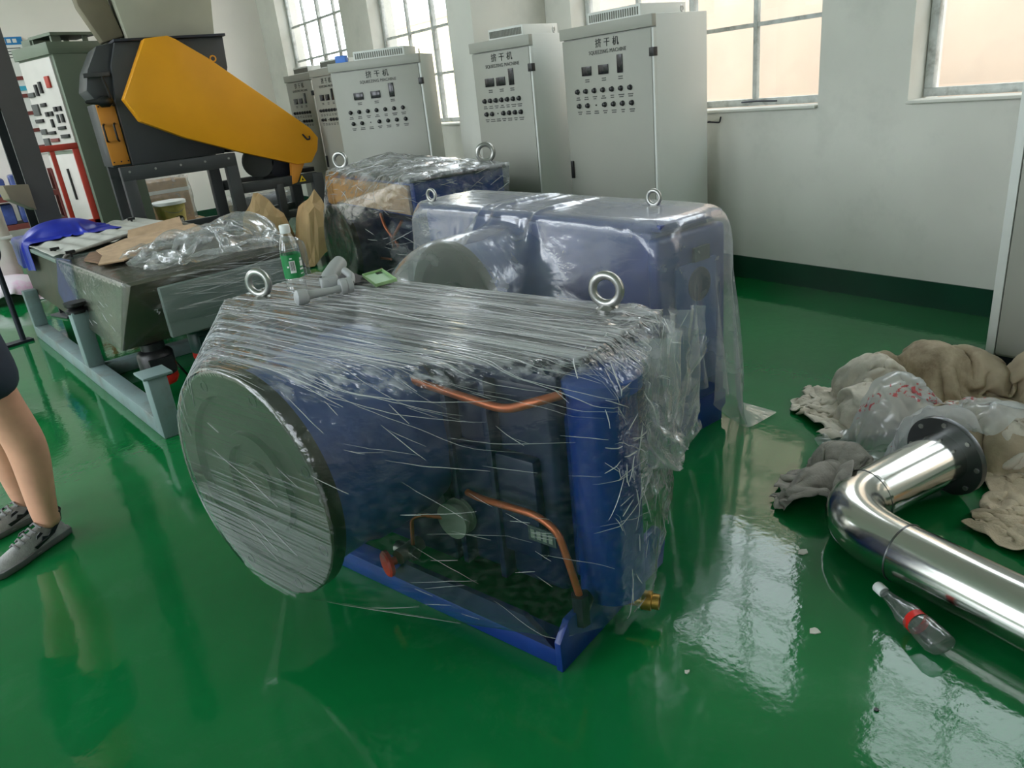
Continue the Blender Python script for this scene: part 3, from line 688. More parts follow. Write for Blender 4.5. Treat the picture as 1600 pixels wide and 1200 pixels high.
eyebolt(g2, (.33, .30, .985), .2, s=.7); eyebolt(g2, (.06, 1.70, .985), .2, s=.7)
def L2W(o, p):
    a = o.rotation_euler.z; c, s = math.cos(a), math.sin(a)
    return (o.location.x + p[0] * c - p[1] * s, o.location.y + p[0] * s + p[1] * c, o.location.z + p[2])
a2 = .06
cols = [sd_box(L2W(g2, (.22, .90, .49)), (.245, .925, .502), a2, .03), sd_box(L2W(g2, (.215, .0, .5)), (.20, .045, .42), a2, .02), sd_box(L2W(g2, (.22, .02, .10)), (.235, .03, .09), a2, .01),
        sd_cyl(L2W(g2, (-.37, .93, .57)), L2W(g2, (.1, .93, .57)), .355), sd_ell(L2W(g2, (.33, .30, 1.02)), (.055, .055, .085)), sd_ell(L2W(g2, (.06, 1.70, 1.02)), (.055, .055, .085)),
        sd_box((1.068, 2.207, .45), (.27, .82, .46), .281, .03)]
nx, ny = 84, 104
P0 = grid0(nx, ny, L2W(g2, (.03, .78, 1.17)), (math.cos(a2) * .84, math.sin(a2) * .84, 0), (-math.sin(a2) * .84, math.cos(a2) * .84, 0), 2.0, 2.80, .06, 4, 7)
P = cloth(nx, ny, 2.0, 2.80, P0, cols, steps=85, iters=9, grav=-6, fric=.55, bend=.12, thick=.012)
bag = sheet(P, 'plastic_bag', m_film2, subd=1)
bag.parent = g2; bag.matrix_parent_inverse = (Matrix.Translation(g2.location) @ Matrix.Rotation(a2, 4, 'Z')).inverted()

# third unit, wrapped, by the cabinets
g3 = empty('gear_unit', (2.40, 4.62, .10), -.05, 'rearmost wrapped gear unit with a boxy top, in front of the control cabinets', 'machine')
MB().box(.0, .74, 0, 1.6, -.10, 0).build('skid', m_blueshade, g3, bevel=.006)
MB().box(.14, .72, .08, 1.52, 0, .64).build('casing', m_blueshade, g3, bevel=.03, seg=3)
MB().box(.02, .74, .0, 1.60, .68, .92).build('top_box', m_blue, g3, bevel=.01)
MB().box(.0, .76, -.02, 1.62, .92, .945).build('top_plate', m_iron, g3, bevel=.005)
MB().box(.10, .73, .06, 1.55, .62, .68).build('split_flange', m_iron, g3, bevel=.006)
MB().box(-.006, .02, .06, 1.55, .70, .90).build('side_card', m_cardb, g3, bevel=.006)
MB().lathe((-.20, .96, .42), (1, 0, 0), [(.27, 0), (.28, .01), (.28, .30), (.29, .45)], 48).build('flange_neck', m_blueshade, g3, smooth=40)
flange(g3, (-.204, .96, .42), .33, m_flange)
MB().cyl((.05, .28, .22), (.45, .28, .22), .11, n=28).build('drum_cover', m_blueshade, g3, smooth=40)
MB().tube(arc([(.02, .66, .66), (-.02, .52, .58), (.02, .40, .44), (.06, .60, .38)], .06), .012, 8).build('copper_pipe', m_copper, g3, smooth=60)
MB().tube(arc([(.02, .28, .64), (-.02, .42, .50), (.05, .58, .40)], .06), .012, 8).build('copper_pipe', m_copper, g3, smooth=60)
MB().tube(arc([(.0, .78, .1), (-.02, .74, .32), (-.02, .50, .34)], .05), .010, 8).build('copper_pipe', m_copper, g3, smooth=60)
eyebolt(g3, (.68, .12, .945), 1.0, s=1.3); eyebolt(g3, (.08, 1.50, .945), .7, s=1.3)
pts = []
for k in range(32):
    a = 2 * math.pi * k / 32; pts += [(-.242, .96 + math.cos(a) * .336, .42 + math.sin(a) * .336)]
pts += [(-.015, -.035, .955), (.775, -.035, .955), (.775, 1.64, .955), (-.015, 1.64, .955), (.36, 1.15, 1.06), (.74, .0, .66), (.08, .03, .02), (.74, .03, .02), (.1, 1.55, .02)]
sf3 = hull_film(pts, 'stretch_film', m_film6, g3, edge=.045, amp=.012, freq=(11, 11, 11), seed=4, slack=lambda p: .75 if p.x < -.1 else (0 if p.z > .93 else .35))
ridges(sf3, 'film_ridge_glint', m_glint, 150, lambda p, r: (r.uniform(-1, 1), r.uniform(-1, 1), r.uniform(-.3, .3)), lambda c, n: n.z > .7, (.08, .4), .0022, 11, wob=.25)
ridges(sf3, 'film_ridge_glint', m_glint, 110, lambda p, r: (1, r.uniform(-.3, .3), r.uniform(-.6, .6)), lambda c, n: n.z <= .7 and n.y < -.5, (.05, .3), .0018, 12, wob=.25)
ridges(sf3, 'film_ridge_glint', m_glint, 60, lambda p, r: (r.uniform(-.2, .2), -1, r.uniform(-.8, .4)), lambda c, n: n.z <= .7 and n.x < -.2 and c.x > -.2, (.1, .5), .0018, 13, wob=.2)

# ------------------------------------------------------------------ yellow-guarded shredder
sh = empty('shredder', (2.0, 8.6, 0), 0, 'black shredder with a large yellow belt guard on a dark steel frame', 'machine')
X = lambda pts, y: [(x - 2.0, y, z) for x, z in pts]
gp = [(1.80, 2.36), (2.02, 2.375), (2.09, 2.34), (2.36, 2.15), (3.02, 1.60), (3.31, 1.35), (3.38, 1.24), (3.345, 1.11), (3.25, .985), (3.08, .985), (2.50, 1.19), (1.95, 1.41), (1.57, 1.61), (1.47, 1.83)]
gd = MB().prism(X(gp, 0), (0, .17, 0)).build('belt_guard', m_yel, sh, bevel=.006)
MB().prism(X([(3.02, 1.02), (3.18, 1.0), (3.05, .79), (2.985, .775)], .03), (0, .07, 0)).build('guard_bracket', m_ora, gd, bevel=.004)
MB().ring((.42, .03, 2.14), (0, 1, 0), .028, .007, 18, 6).build('lifting_ring', m_yel, gd, smooth=60)
MB().tube(arc([(1.20, -.006, 1.30), (1.24, -.02, 1.235), (1.27, -.03, 1.24), (1.275, -.01, 1.27)], .02), .009, 6).build('guard_catch', m_iron, gd)
MB().prism([(.93 - .06, .03, 1.42), (.93 + .06, .03, 1.42), (.95, .03, 1.50)], (0, .1, 0)).build('pulley_cover', m_mach, gd)
MB().prism(X([(1.42, 1.20), (2.36, 1.20), (2.42, 1.50), (2.60, 2.06), (2.62, 2.36), (1.56, 2.36), (1.47, 2.15), (1.42, 1.80)], .20), (0, .75, 0)).build('rotor_housing', m_mach, sh, bevel=.008)
MB().box(-.45, .64, .16, .98, 2.36, 2.385).build('top_plate', m_iron, sh, bevel=.003)
fp = MB().prism([(-.60, .30, 1.80), (-.585, .92, 1.80), (-.585, .92, 1.22), (-.60, .30, 1.20)], (.05, 0, 0)).build('front_panel', m_ora, sh, bevel=.004)
fp.location = (0, 0, 0)
fq = MB().box(-.76, -.59, .26, .30, 1.22, 1.81).build('access_panel', m_ora, sh, bevel=.004)
for x in (-.735, -.635):
    MB().tube(arc([(x, .26, 1.62), (x - .02, .20, 1.61), (x - .02, .20, 1.46), (x, .26, 1.45)], .02), .010, 8).build('pull_handle', m_blk, fq, smooth=60)
for k in range(6): MB().cyl((-.74 + .068 * (k % 3), .255, 1.25 if k < 3 else 1.79), (-.74 + .068 * (k % 3), .262, 1.25 if k < 3 else 1.79), .008, n=8).build('screw', m_iron, fq)
MB().prism([(-.76, .27, 1.20), (-.58, .27, 1.20), (-.58, .27, 1.82), (-.76, .27, 1.82)], (0, .6, 0)).build('feed_housing', m_mach, sh, bevel=.006)
MB().prism([(-.80, .27, 1.95), (-.74, .27, 2.13), (-.60, .27, 2.34), (-.44, .27, 2.36), (-.56, .27, 1.84), (-.74, .27, 1.84)], (0, .6, 0)).build('hood', m_mach, sh, bevel=.006)
MB().box(-.80, -.56, .20, .28, 2.06, 2.10).build('hood_lip', m_mach, sh, bevel=.004)
MB().tube([(-.64, .20, 2.06), (-.60, .20, 1.78)], .014, 8).build('gas_strut', m_blk, sh)
MB().lathe((-.70, .16, 1.83), (-1, -.1, .05), [(.03, -.08), (.055, -.05), (.055, .02), (.03, .05), (.02, .14), (.008, .16)], 18).build('clamp_lever', m_blk, sh, smooth=40)
# frame: table rails and legs
for y in (.02, .80): MB().box(-.74, .42, y, y + .12, 1.06, 1.20).build('table_rail', m_mach, sh, bevel=.006)
for x, y, z1 in ((-.74, .02, 1.07), (.30, .02, 1.07), (-.74, .80, 1.07), (.30, .80, 1.07), (1.24, .02, .86), (1.24, .80, .86)):
    MB().box(x, x + .12, y, y + .12, 0, z1).build('leg', m_mach, sh, bevel=.006)
for y in (.04, .82):
    MB().box(-.62, 1.24, y, y + .08, .41, .49).build('lower_rail', m_mach, sh, bevel=.004)
    MB().box(.42, 1.30, y, y + .10, .76, .87).build('motor_rail', m_mach, sh, bevel=.004)
for x in (-.70, .33, .82, 1.27): MB().box(x, x + .08, .12, .82, .41, .49).build('cross_rail', m_mach, sh, bevel=.004)
MB().box(.80, .88, .03, .13, .44, .80).build('strut', m_mach, sh, bevel=.004)
MB().lathe((.95, .18, 1.02), (0, 1, 0), [(.10, 0), (.16, .02), (.16, .40), (.13, .44)], 28).build('motor', m_iron, sh, smooth=40)
MB().lathe((.70, .18, 1.06), (0, 1, 0), [(.17, 0), (.17, .06), (.10, .07)], 28).build('pulley', m_mach, sh, smooth=40)
MB().box(.72, 1.34, .2, .62, .87, .92).build('motor_base', m_blk, sh, bevel=.005)
MB().box(.40, .60, .24, .5, 1.20, 1.32).build('bearing_block', m_iron, sh, bevel=.01)
wsn = MB().prism([(.96, -.004, .80), (1.04, -.004, .80), (1.00, -.004, .87)], (0, .003, 0)).build('warning_sticker', m_warn, sh); wsn.location = (.11, .028, -.01)
MB().prism([(.985, -.006, .812), (1.015, -.006, .812), (1.0, -.006, .845)], (0, .002, 0)).build('warning_mark', m_blk, wsn)
for k in range(5): MB().cyl((-.66 + .25 * k, .015, 1.15), (-.66 + .25 * k, .022, 1.15), .012, n=8).build('bolt', m_steel, sh)
# hopper and chute above
MB().loft([(-.28, .35, 2.385), (.58, .35, 2.385), (.58, .90, 2.385), (-.28, .90, 2.385)], [(-.40, .30, 3.6), (.74, .30, 3.6), (.74, 1.0, 3.6), (-.40, 1.0, 3.6)]).build('hopper', m_hop, sh, bevel=.006)
MB().prism([(-.50, .45, 2.38), (-.29, .45, 2.43), (-.42, .45, 3.1), (-.45, .45, 3.4), (-.70, .45, 3.4), (-.635, .45, 2.72)], (0, .22, 0)).build('feed_chute', m_chute, sh, bevel=.02)

# things beneath and behind the frame
pt = empty('wooden_pallet', (1.45, 11.0, 0), 0, 'wooden pallet holding the buckets and the film-wrapped carton', 'pallet')
for k in range(7): MB().box(0, 1.3, k * .225, k * .225 + .17, .17, .195).build('board', m_cardb, pt)
for x in (0, .6, 1.2): MB().box(x, x + .10, 0, 1.52, 0, .17).build('runner', m_cardd, pt)
bk = empty('paint_bucket', (2.14, 11.35, .20), .2, 'yellowish lidded bucket with an oval dark emblem under the shredder', 'bucket')
MB().lathe((0, 0, 0), (0, 0, 1), [(.165, 0), (.20, .34), (.205, .345)], 32).build('bucket_body', m_buck, bk, smooth=40)
MB().lathe((0, 0, .335), (0, 0, 1), [(.222, 0), (.222, .04), (.205, .05)], 32).build('lid', m_cap, bk, smooth=40)
MB().tube([(.19 * math.cos(a), .19 * math.sin(a), .345 - .12 * math.sin((a + 2.9) * 1.2)) for a in np.linspace(-2.9, -.3, 14)], .004, 6).build('bail_handle', m_steel, bk)
em = MB()
def wrapquad(mb, c, r0, r1, z0, z1, a0, a1, n=10, off=.002, zh=.34):
    vs = []; 
    for i in range(n + 1):
        a = a0 + (a1 - a0) * i / n
        for z in (z0, z1):
            r = r0 + (r1 - r0) * z / zh + off; vs.append((c[0] + r * math.cos(a), c[1] + r * math.sin(a), z))
    mb.add(vs, [(2 * i, 2 * i + 2, 2 * i + 3, 2 * i + 1) for i in range(n)])
for i in range(9):
    t = (i - 4) / 4.6; h = .062 * math.sqrt(1 - t * t); wrapquad(em, (0, 0), .165, .20, .12 - h, .12 + h, -1.45 + (i - 4.5) * .1, -1.45 + (i - 3.5) * .1, 2)
eo = em.build('emblem', m_blk, bk)
em = MB()
for i in range(5): wrapquad(em, (0, 0), .165, .20, .10, .145, -1.45 + (i - 2.5) * .13 + .02, -1.45 + (i - 1.5) * .13 - .03, 2, off=.004)
em.build('emblem_letters', m_cap, eo)
gb = empty('green_bucket', (1.74, 11.25, .20), 0, 'dark green bucket left of the lidded bucket under the shredder', 'bucket')
MB().lathe((0, 0, 0), (0, 0, 1), [(.13, 0), (.17, .36), (.175, .37), (.16, .37), (.15, .33)], 28).build('bucket_body', m_dgrn, gb, smooth=40)
MB().tube([(.165 * math.cos(a), .165 * math.sin(a), .36 - .1 * math.sin((a + 2.9) * 1.2)) for a in np.linspace(-2.9, -.3, 12)], .004, 6).build('bail_handle', m_steel, gb)
cb = empty('carton', (1.75, 11.75, .20), .1, 'pale cardboard carton wrapped in clear film behind the buckets', 'box')
MB().box(0, .8, 0, .6, 0, .62).build('carton_body', m_cardb, cb, bevel=.01)
MB().box(-.002, .802, -.003, .603, .45, .5).build('tape', m_cap, cb)
hull_film([(x, y, z) for x in (-.03, .83) for y in (-.03, .63) for z in (.05, .66)], 'film_wrap', m_film3, cb, edge=.09, amp=.02, freq=(6, 6, 6))
wm = empty('wrapped_motor', (2.62, 9.75, 0), 0, 'dark motor bundled in crinkled film behind the shredder frame', 'motor')
MB().lathe((.05, .3, .38), (1, 0, 0), [(.14, 0), (.22, .03), (.22, .6), (.17, .66)], 28).build('motor_body', m_mach, wm, smooth=40)
MB().box(.1, .65, .15, .45, 0, .2).build('motor_foot', m_mach, wm, bevel=.01)
hull_film([(x, y, z) for x in (-.02, .76) for y in (.02, .58) for z in (.04, .60)], 'film_wrap', m_film3, wm, edge=.07, amp=.025, freq=(7, 7, 7), seed=3)

# ------------------------------------------------------------------ left background
gc = empty('old_switch_cabinet', (1.10, 9.90, 0), R(-70), 'old grey-green switch cabinet with a light instrument panel behind the red frame', 'cabinet')
# local: x along the panel front (left to right), y depth
W, D, H = .80, .66, 2.50
gc.location = (1.10 - W * math.cos(R(-70)), 9.90 - W * math.sin(R(-70)), 0)
MB().box(0, W, .02, D, 0, H).build('body', m_gcab, gc, bevel=.006)
MB().box(-.01, W + .01, -.02, D, H - .12, H).build('top_trim', m_gcab, gc, bevel=.005)
MB().box(.25, W - .05, .08, D - .05, H + .07, H + .10).box(.27, .30, .1, .2, H, H + .08).box(W - .12, W - .09, .1, .2, H, H + .08).box(.27, .30, .45, .5, H, H + .08).box(W - .12, W - .09, .45, .5, H, H + .08).build('vent_roof', m_gcab, gc)
MB().box(.02, .22, .1, .4, H, H + .09).build('top_box', m_gcab, gc, bevel=.005)
pn = MB().box(.03, W - .05, 0, .03, 1.40, H - .14).build('instrument_panel', m_gpan, gc, bevel=.004)
MB().box(.03, W - .05, 0, .03, .1, 1.36).build('lower_door', m_gpan, gc, bevel=.004)
for i, (x, z, a, b, mt) in enumerate([(.12, 2.02, .14, .05, m_ink2), (.27, 2.06, .05, .12, m_blk), (.38, 2.08, .05, .12, m_blk), (.58, 2.12, .09, .12, m_redp), (.12, 1.86, .14, .12, m_ink2), (.32, 1.90, .12, .04, m_blk),
                                      (.12, 1.74, .18, .04, m_blk), (.34, 1.80, .06, .05, m_blk), (.44, 1.80, .06, .05, m_blk), (.56, 1.84, .06, .05, m_blk), (.66, 1.84, .06, .05, m_blk),
                                      (.14, 1.62, .12, .06, m_ink2), (.40, 1.70, .04, .09, m_blk), (.56, 1.74, .03, .09, m_ink2), (.66, 1.74, .05, .09, m_blk), (.32, 1.60, .16, .035, m_blk), (.58, 1.64, .16, .035, m_blk),
                                      (.14, 1.50, .12, .1, m_ink2), (.34, 1.52, .18, .04, m_maroon), (.60, 1.55, .18, .04, m_blk), (.16, 1.43, .16, .035, m_blk), (.40, 1.43, .12, .05, m_chute)]):
    MB().box(x - a / 2, x + a / 2, -.022, 0, z - b / 2, z + b / 2).build('meter' if a > .08 else 'switch', mt, pn, bevel=.004)
MB().box(W * .5, W * .5 + .02, -.02, 0, .85, 1.2).build('door_slot', m_blk, gc)

rf = empty('red_tube_frame', (.42, 9.25, 0), 0, 'red square-tube frame standing in front of the old grey-green cabinet', 'frame')
for nm, q in (('top_tube', (0, .60, -.03, .03, 1.42, 1.48)), ('cross_tube', (0, .60, -.03, .03, .64, .70)), ('post', (.54, .60, -.03, .03, 0, 1.42)), ('post', (0, .06, -.03, .03, 0, 1.42)), ('bar', (.20, .245, -.02, .02, .70, 1.42)), ('bar', (.33, .375, -.02, .02, .70, 1.42)), ('foot', (.54, .60, -.3, .5, 0, .06)), ('foot', (0, .06, -.3, .5, 0, .06))):
    MB().box(*q).build(nm, m_redp, rf, bevel=.006)
ps = empty('steel_post', (.45, 8.0, 0), .35, 'dark steel column left of the red frame, reaching above the picture', 'post')
MB().box(-.10, .10, -.10, -.085, 0, ZC).box(-.10, .10, .085, .10, 0, ZC).box(-.012, .012, -.09, .09, 0, ZC).build('column_section', m_mach, ps)
MB().box(-.16, .16, -.16, .16, 0, .02).build('base_plate', m_mach, ps, bevel=.004)
MB().box(-.16, -.10, -.10, .10, 1.80, 1.88).build('cable_clip', m_blk, ps, bevel=.01)
tr = MB().prism([(-.10, .0, 1.20), (-.30, .0, 1.22), (-.28, .0, 1.10), (-.10, .0, .98)], (0, -.14, 0)).build('tray', m_chute, ps, bevel=.004)

bd = empty('notice_board', (.55, YB - .002, 1.35), 0, 'white wall chart crossed by maroon strips on the far wall', 'sign')
MB().box(0, 1.0, -.02, 0, 0, 1.32).build('board', m_white, bd)
for k in range(5): MB().box(-.01, 1.01, -.035, -.02, .07 + k * .235, .12 + k * .235).build('strip', m_maroon, bd)
MB().box(.30, .95, -.03, -.02, .87, .93).build('blue_strip', m_cyan, bd)
po = empty('poster', (.72, YB - .022, 2.62), 0, 'poster with a blue title band high on the far wall', 'poster')
MB().box(0, .47, -.012, 0, 0, .30).build('sheet', m_white, po)
ph = MB().box(0, .47, -.016, -.010, .20, .30).build('title_band', m_sky, po)
for k in range(4): MB().box(.14 + k * .07, .19 + k * .07, -.019, -.015, .225, .275).build('title_letter', m_white, ph)
for k in range(4): MB().box(.05, .42, -.014, -.011, .03 + k * .04, .042 + k * .04).build('text_line', m_ink2, po)
rk = empty('storage_rack', (-.6, 12.5, 0), 0, 'maroon storage rack with blue wrapped goods against the far wall', 'rack')
for x in (0, 1.56):
    for y in (0, .52): MB().box(x, x + .06, y, y + .06, 0, 1.15).build('upright', m_maroon, rk)
for z in (.42, .80): MB().box(.06, 1.56, 0, .05, z, z + .07).box(.06, 1.56, .53, .58, z, z + .07).build('beam', m_maroon, rk); MB().box(.06, 1.56, .05, .53, z + .05, z + .065).build('shelf', m_chute, rk)
for k, (x, z, wd, h) in enumerate([(.10, .485, .4, .28), (.56, .485, .42, .28), (1.04, .485, .44, .27), (.10, .866, .42, .26), (.58, .866, .40, .24), (1.04, .866, .46, .27)]):
    nm = ['lower shelf, wall end', 'lower shelf, middle', 'lower shelf, cabinet end', 'upper shelf, wall end', 'upper shelf, middle', 'upper shelf, cabinet end'][k]
    tag(MB().box(-wd / 2, wd / 2, -.2, .2, 0, h).build('wrapped_parcel', m_bwrap, None, bevel=.03, loc=(-.6 + x + wd / 2, 12.79, z)), 'blue film-wrapped parcel on the maroon rack, ' + nm, 'parcel', 'parcels on the maroon rack')
bl = empty('wrapped_bale', (-.35, 9.6, 0), .1, 'tall white wrapped bale at the left edge behind the hose reel', 'bale')
MB().box(-.45, .55, 0, .7, 0, 1.32).build('bale_body', m_bale, bl, bevel=.12, seg=5)
MB().box(-.452, .552, -.004, .704, .6, .63).build('band', m_cap, bl, bevel=.002)
sk = sheet(cloth(26, 26, .8, .7, grid0(26, 26, (.02, 9.35, .45), (.85, 0, 0), (0, .85, 0), .8, .7, .03, 8, 9), [sd_ell((.0, 9.35, .1), (.34, .28, .16))], steps=60, iters=8, fric=.7), 'powder_sack', m_pink, solid=.01, subd=1)
tag(sk, 'white sack stained pink slumped on the floor behind the hose reel', 'sack')

hr = empty('hose_reel', (-.20, 7.45, 0), .35, 'green drum wound with black hose on a slim stand, left edge', 'reel')
MB().lathe((0, -.2, .92), (0, 1, 0), [(.04, 0), (.17, .0), (.19, .02), (.19, .38), (.17, .40), (.04, .4)], 40).build('drum', m_grn, hr, smooth=40)
for k, (r, y) in enumerate(((.205, -.12), (.215, -.07), (.21, -.02), (.22, .03), (.21, .08), (.215, .13))):
    MB().ring((0, y, .92), (.05 * (k % 2), 1, .04 * (k % 3)), r, .014, 40, 8).build('hose_turn', m_blk, hr, smooth=60)
MB().tube(arc([(.2, -.12, .8), (.17, -.2, .70), (.05, -.25, .62), (-.2, -.26, .60)], .06), .009, 8).build('hose_tail', m_blk, hr, smooth=60)
MB().cyl((.10, -.24, .01), (.10, -.24, .96), .022, n=12).build('stand_pole', m_iron, hr, smooth=40)
MB().box(-.25, .16, -.29, -.19, 0, .02).build('stand_foot', m_iron, hr); MB().cyl((-.02, -.25, .92), (.11, -.24, .95), .015, n=8).build('stand_arm', m_iron, hr)

# ------------------------------------------------------------------ vibrating trough on its frame
vt = empty('vibrating_feeder', (.44, 4.08, 0), .11, 'grey-green vibrating feeder trough on a tube frame, film wrapped at its near end', 'machine')
MB().loft([(.06, .66, .35), (1.06, .66, .35), (1.06, 3.35, .35), (.10, 3.35, .35)], [(.17, .50, .74), (1.14, .56, .74), (1.14, 3.72, .74), (.13, 3.72, .74)]).build('trough', m_tolive, vt, bevel=.012)
MB().box(.10, 1.18, 2.0, 3.76, .735, .765).build('rim_plate', m_tgrey, vt, bevel=.006)
MB().prism([(.30, .50, .40), (.30, .50, .70), (1.14, .545, .70), (1.14, .545, .40)], (0, -.05, 0)).build('end_channel', m_tgrey, vt, bevel=.01)
for x in (0, 1.02):
    MB().box(x, x + .10, 0, .11, 0, .34).build('leg', m_leg, vt, bevel=.006)
    MB().box(x, x + .10, 1.45, 1.57, .10, .48).build('leg', m_leg, vt, bevel=.006)
    MB().box(x, x + .10, 3.2, 3.3, .10, .40).build('leg', m_leg, vt, bevel=.006)
    MB().box(x, x + .10, .11, 3.3, 0, .10).build('floor_beam', m_leg, vt, bevel=.006)
    MB().box(x - .02, x + .13, -.01, .16, .34, .355).build('cap_plate', m_leg, vt, bevel=.003)
    MB().lathe((x + .05, 1.51, .47), (0, 0, 1), [(.07, 0), (.07, .02), (.045, .03), (.07, .05), (.07, .07)], 18).build('rubber_mount', m_blk, vt, smooth=40)
MB().box(.10, 1.02, 0, .10, 0, .10).build('cross_beam', m_leg, vt, bevel=.006)
MB().box(.10, 1.02, 1.46, 1.56, 0, .09).build('cross_beam', m_leg, vt, bevel=.006)
for x, yv, mt in ((.12, .70, m_blk), (.50, .92, m_teal)):
    mo = MB().lathe((x + .12, yv, .15), (0, 0, 1), [(.100, 0), (.104, .02), (.104, .13), (.09, .15), (.07, .16), (.07, .20)], 28).box(x + .05, x + .19, yv - .115, yv - .09, .18, .27).build('vibration_motor', mt, vt, smooth=40)
    MB().lathe((x + .12, yv, .075), (0, 0, 1), [(.05, 0), (.085, .012), (.100, .04), (.100, .074)], 28).build('end_cap', m_red, mo, smooth=40)
MB().tube(arc([(.36, .80, .18), (.40, .60, .04), (.62, .62, .02), (.80, .9, .02), (1.0, 1.2, .02)], .1), .008, 6).build('power_cable', m_blk, vt, smooth=60)
# pleated grey cover over the far half
nx, ny = 40, 40; C = np.zeros((ny, nx, 3))
for j in range(ny):
    for i in range(nx):
        x = .10 + 1.06 * i / (nx - 1); y = 2.02 + 1.66 * j / (ny - 1)
        C[j, i] = (x, y, .768 + .035 * math.sin(i / (nx - 1) * math.pi) * (1 - j / ny) + .010 * (1 + math.sin(i * 1.15 + j * .1)) + .006 * mn.noise(Vector((x * 6, y * 6, 0))))
sheet(C, 'pleated_cover', m_lid, vt, solid=.006, subd=1, loc=(0, 0, 0))
for x, y in ((.17, 2.30), (.20, 1.96), (1.02, 3.4)): MB().cyl((x, y, .765), (x, y, .79), .010, n=8).box(x - .03, x + .03, y - .012, y + .012, .79, .81).build('wing_bolt', m_blk, vt)
MB().tube(arc([(.14, 2.02, .72), (.17, 2.0, .78), (.6, 1.98, .84), (1.0, 2.10, .85), (1.2, 2.2, .77)], .1), .012, 8).build('hem_cord', m_greycl, vt, smooth=60)
MB().prism([(.155, 1.75, .775), (.12, 1.98, .775), (.06, 1.95, .55), (.04, 1.62, .40), (.06, 1.58, .38), (.10, 1.62, .50)], (-.012, 0, 0)).build('hanging_strap', m_strap, vt, bevel=.003)
# film round the near end
vf = hull_film([(.12, .42, .77), (1.2, .48, .77), (1.2, 1.9, .77), (.10, 1.95, .77), (.05, .60, .36), (1.1, .58, .36), (1.1, 1.8, .36), (.08, 1.8, .36), (.30, .42, .52), (1.2, .44, .55)], 'film_wrap', m_film7, vt, edge=.05, amp=.010, freq=(4, 14, 14), seed=6, slack=lambda p: .85 if p.x < .25 else .1)
ridges(vf, 'film_ridge_glint', m_glint, 110, lambda p, r: (1, r.uniform(-.1, .1), r.uniform(-.25, .1)), lambda c, n: n.y < -.4 and c.x > .35, (.1, .6), .0016, 21, wob=.15)
ridges(vf, 'film_ridge_glint', m_glint, 22, lambda p, r: (r.uniform(-.5, .5), -1, r.uniform(-.6, .6)), lambda c, n: n.x < -.4, (.06, .2), .0014, 22, wob=.3)
# torn carton lying on the trough
ct = empty('torn_carton', tuple(L2W(vt, (.24, 1.05, .775))), .11, 'torn flattened cardboard carton on the feeder trough beside the crumpled film', 'carton')
MB().prism([(-.02, .25, 0), (.18, .20, 0), (.42, .28, 0), (.80, .40, 0), (.82, .86, 0), (.40, .84, 0), (.05, .78, 0), (-.05, .5, 0)], (0, 0, .012)).build('bottom_board', m_cardd, ct)
MB().prism([(.05, .42, .018), (.75, .46, .05), (.77, .70, .075), (.30, .78, .05), (.08, .70, .02)], (0, .01, .008)).build('flap', m_cardb, ct)
MB().prism([(-.06, .10, .013), (.08, .06, .013), (.30, .22, .02), (.28, .40, .05), (.05, .40, .03)], (0, 0, .008)).build('flap', m_cardb, ct)
MB().prism([(.30, .74, .03), (.70, .72, .06), (.74, .88, .12), (.36, .88, .09)], (0, .005, .01)).build('flap', m_cardb, ct)
# crumpled clear film heaped on the right half
cA = L2W(vt, (.90, 1.05, .98))
tcol = [sd_box(L2W(vt, (.66, 2.1, .50)), (.60, 1.75, .275), .11, .02), sd_ell(L2W(vt, (.80, .95, .76)), (.20, .22, .11)), sd_ell(L2W(vt, (1.12, 1.15, .76)), (.20, .25, .17)), sd_ell(L2W(vt, (.60, 1.15, .76)), (.13, .15, .09))]
P = cloth(60, 60, 1.75, 1.65, grid0(60, 60, cA, (.60, .07, 0), (-.06, .52, 0), 1.75, 1.65, .07, 11, 12), tcol, steps=45, iters=8, grav=-4, fric=.8, bend=.1)
cf = sheet(P, 'crumpled_film', m_film3, subd=1)
tag(cf, 'heap of crumpled clear film on the feeder trough, behind the green-label bottle', 'film')
P = cloth(44, 38, .95, .8, grid0(44, 38, L2W(vt, (.36, 3.25, .95)), (.85, .1, 0), (-.1, .85, 0), .95, .8, .05, 5, 9), [sd_box(L2W(vt, (.66, 2.1, .52)), (.56, 1.7, .275), .11, .02), sd_ell(L2W(vt, (.42, 3.25, .79)), (.28, .22, .12))], steps=55, iters=8, grav=-5, fric=.7, bend=.15)
tag(sheet(P, 'blue_sheet', m_royal, solid=.004, subd=1), 'royal blue plastic sheet bunched on the far end of the feeder trough', 'sheet')

# kraft paper on the floor by the shredder
def crumple(c, sx, sy, h, n, seed, name, mat, lab, cat, lean=(0, 0)):
    """stiff creased paper: flat facets between random folds"""
    rs = np.random.RandomState(seed); P = grid0(n, n, (0, 0, 0), (1, 0, 0), (0, 1, 0), sx, sy); f = np.zeros((n, n))
    for k in range(9):
        a = rs.rand() * 6.3; d = rs.uniform(-.3, .3) * sx; f += np.abs(P[..., 0] * math.cos(a) + P[..., 1] * math.sin(a) - d) * rs.choice((-1, 1.0)) * rs.uniform(.4, 1)
    rr = np.sqrt((P[..., 0] / sx * 2) ** 2 + (P[..., 1] / sy * 2) ** 2); f = f - f.min(); f = f / f.max() * h * .75 + h * np.clip(1.15 - rr, 0, 1)
    f += rs.rand(n, n) * h * .10; P[..., 2] = f; P[..., 0] += f * lean[0] + rs.normal(size=(n, n)) * sx * .012; P[..., 1] += f * lean[1] + rs.normal(size=(n, n)) * sy * .012
    edge = np.maximum(rr - .75, 0); P[..., 2] *= np.clip(1 - edge * 2.2, .02, 1); P[..., 2] -= P[..., 2].min() - .006
    P += np.array(c)
    return tag(sheet(P, name, mat, solid=.005, smooth=False), lab, cat)
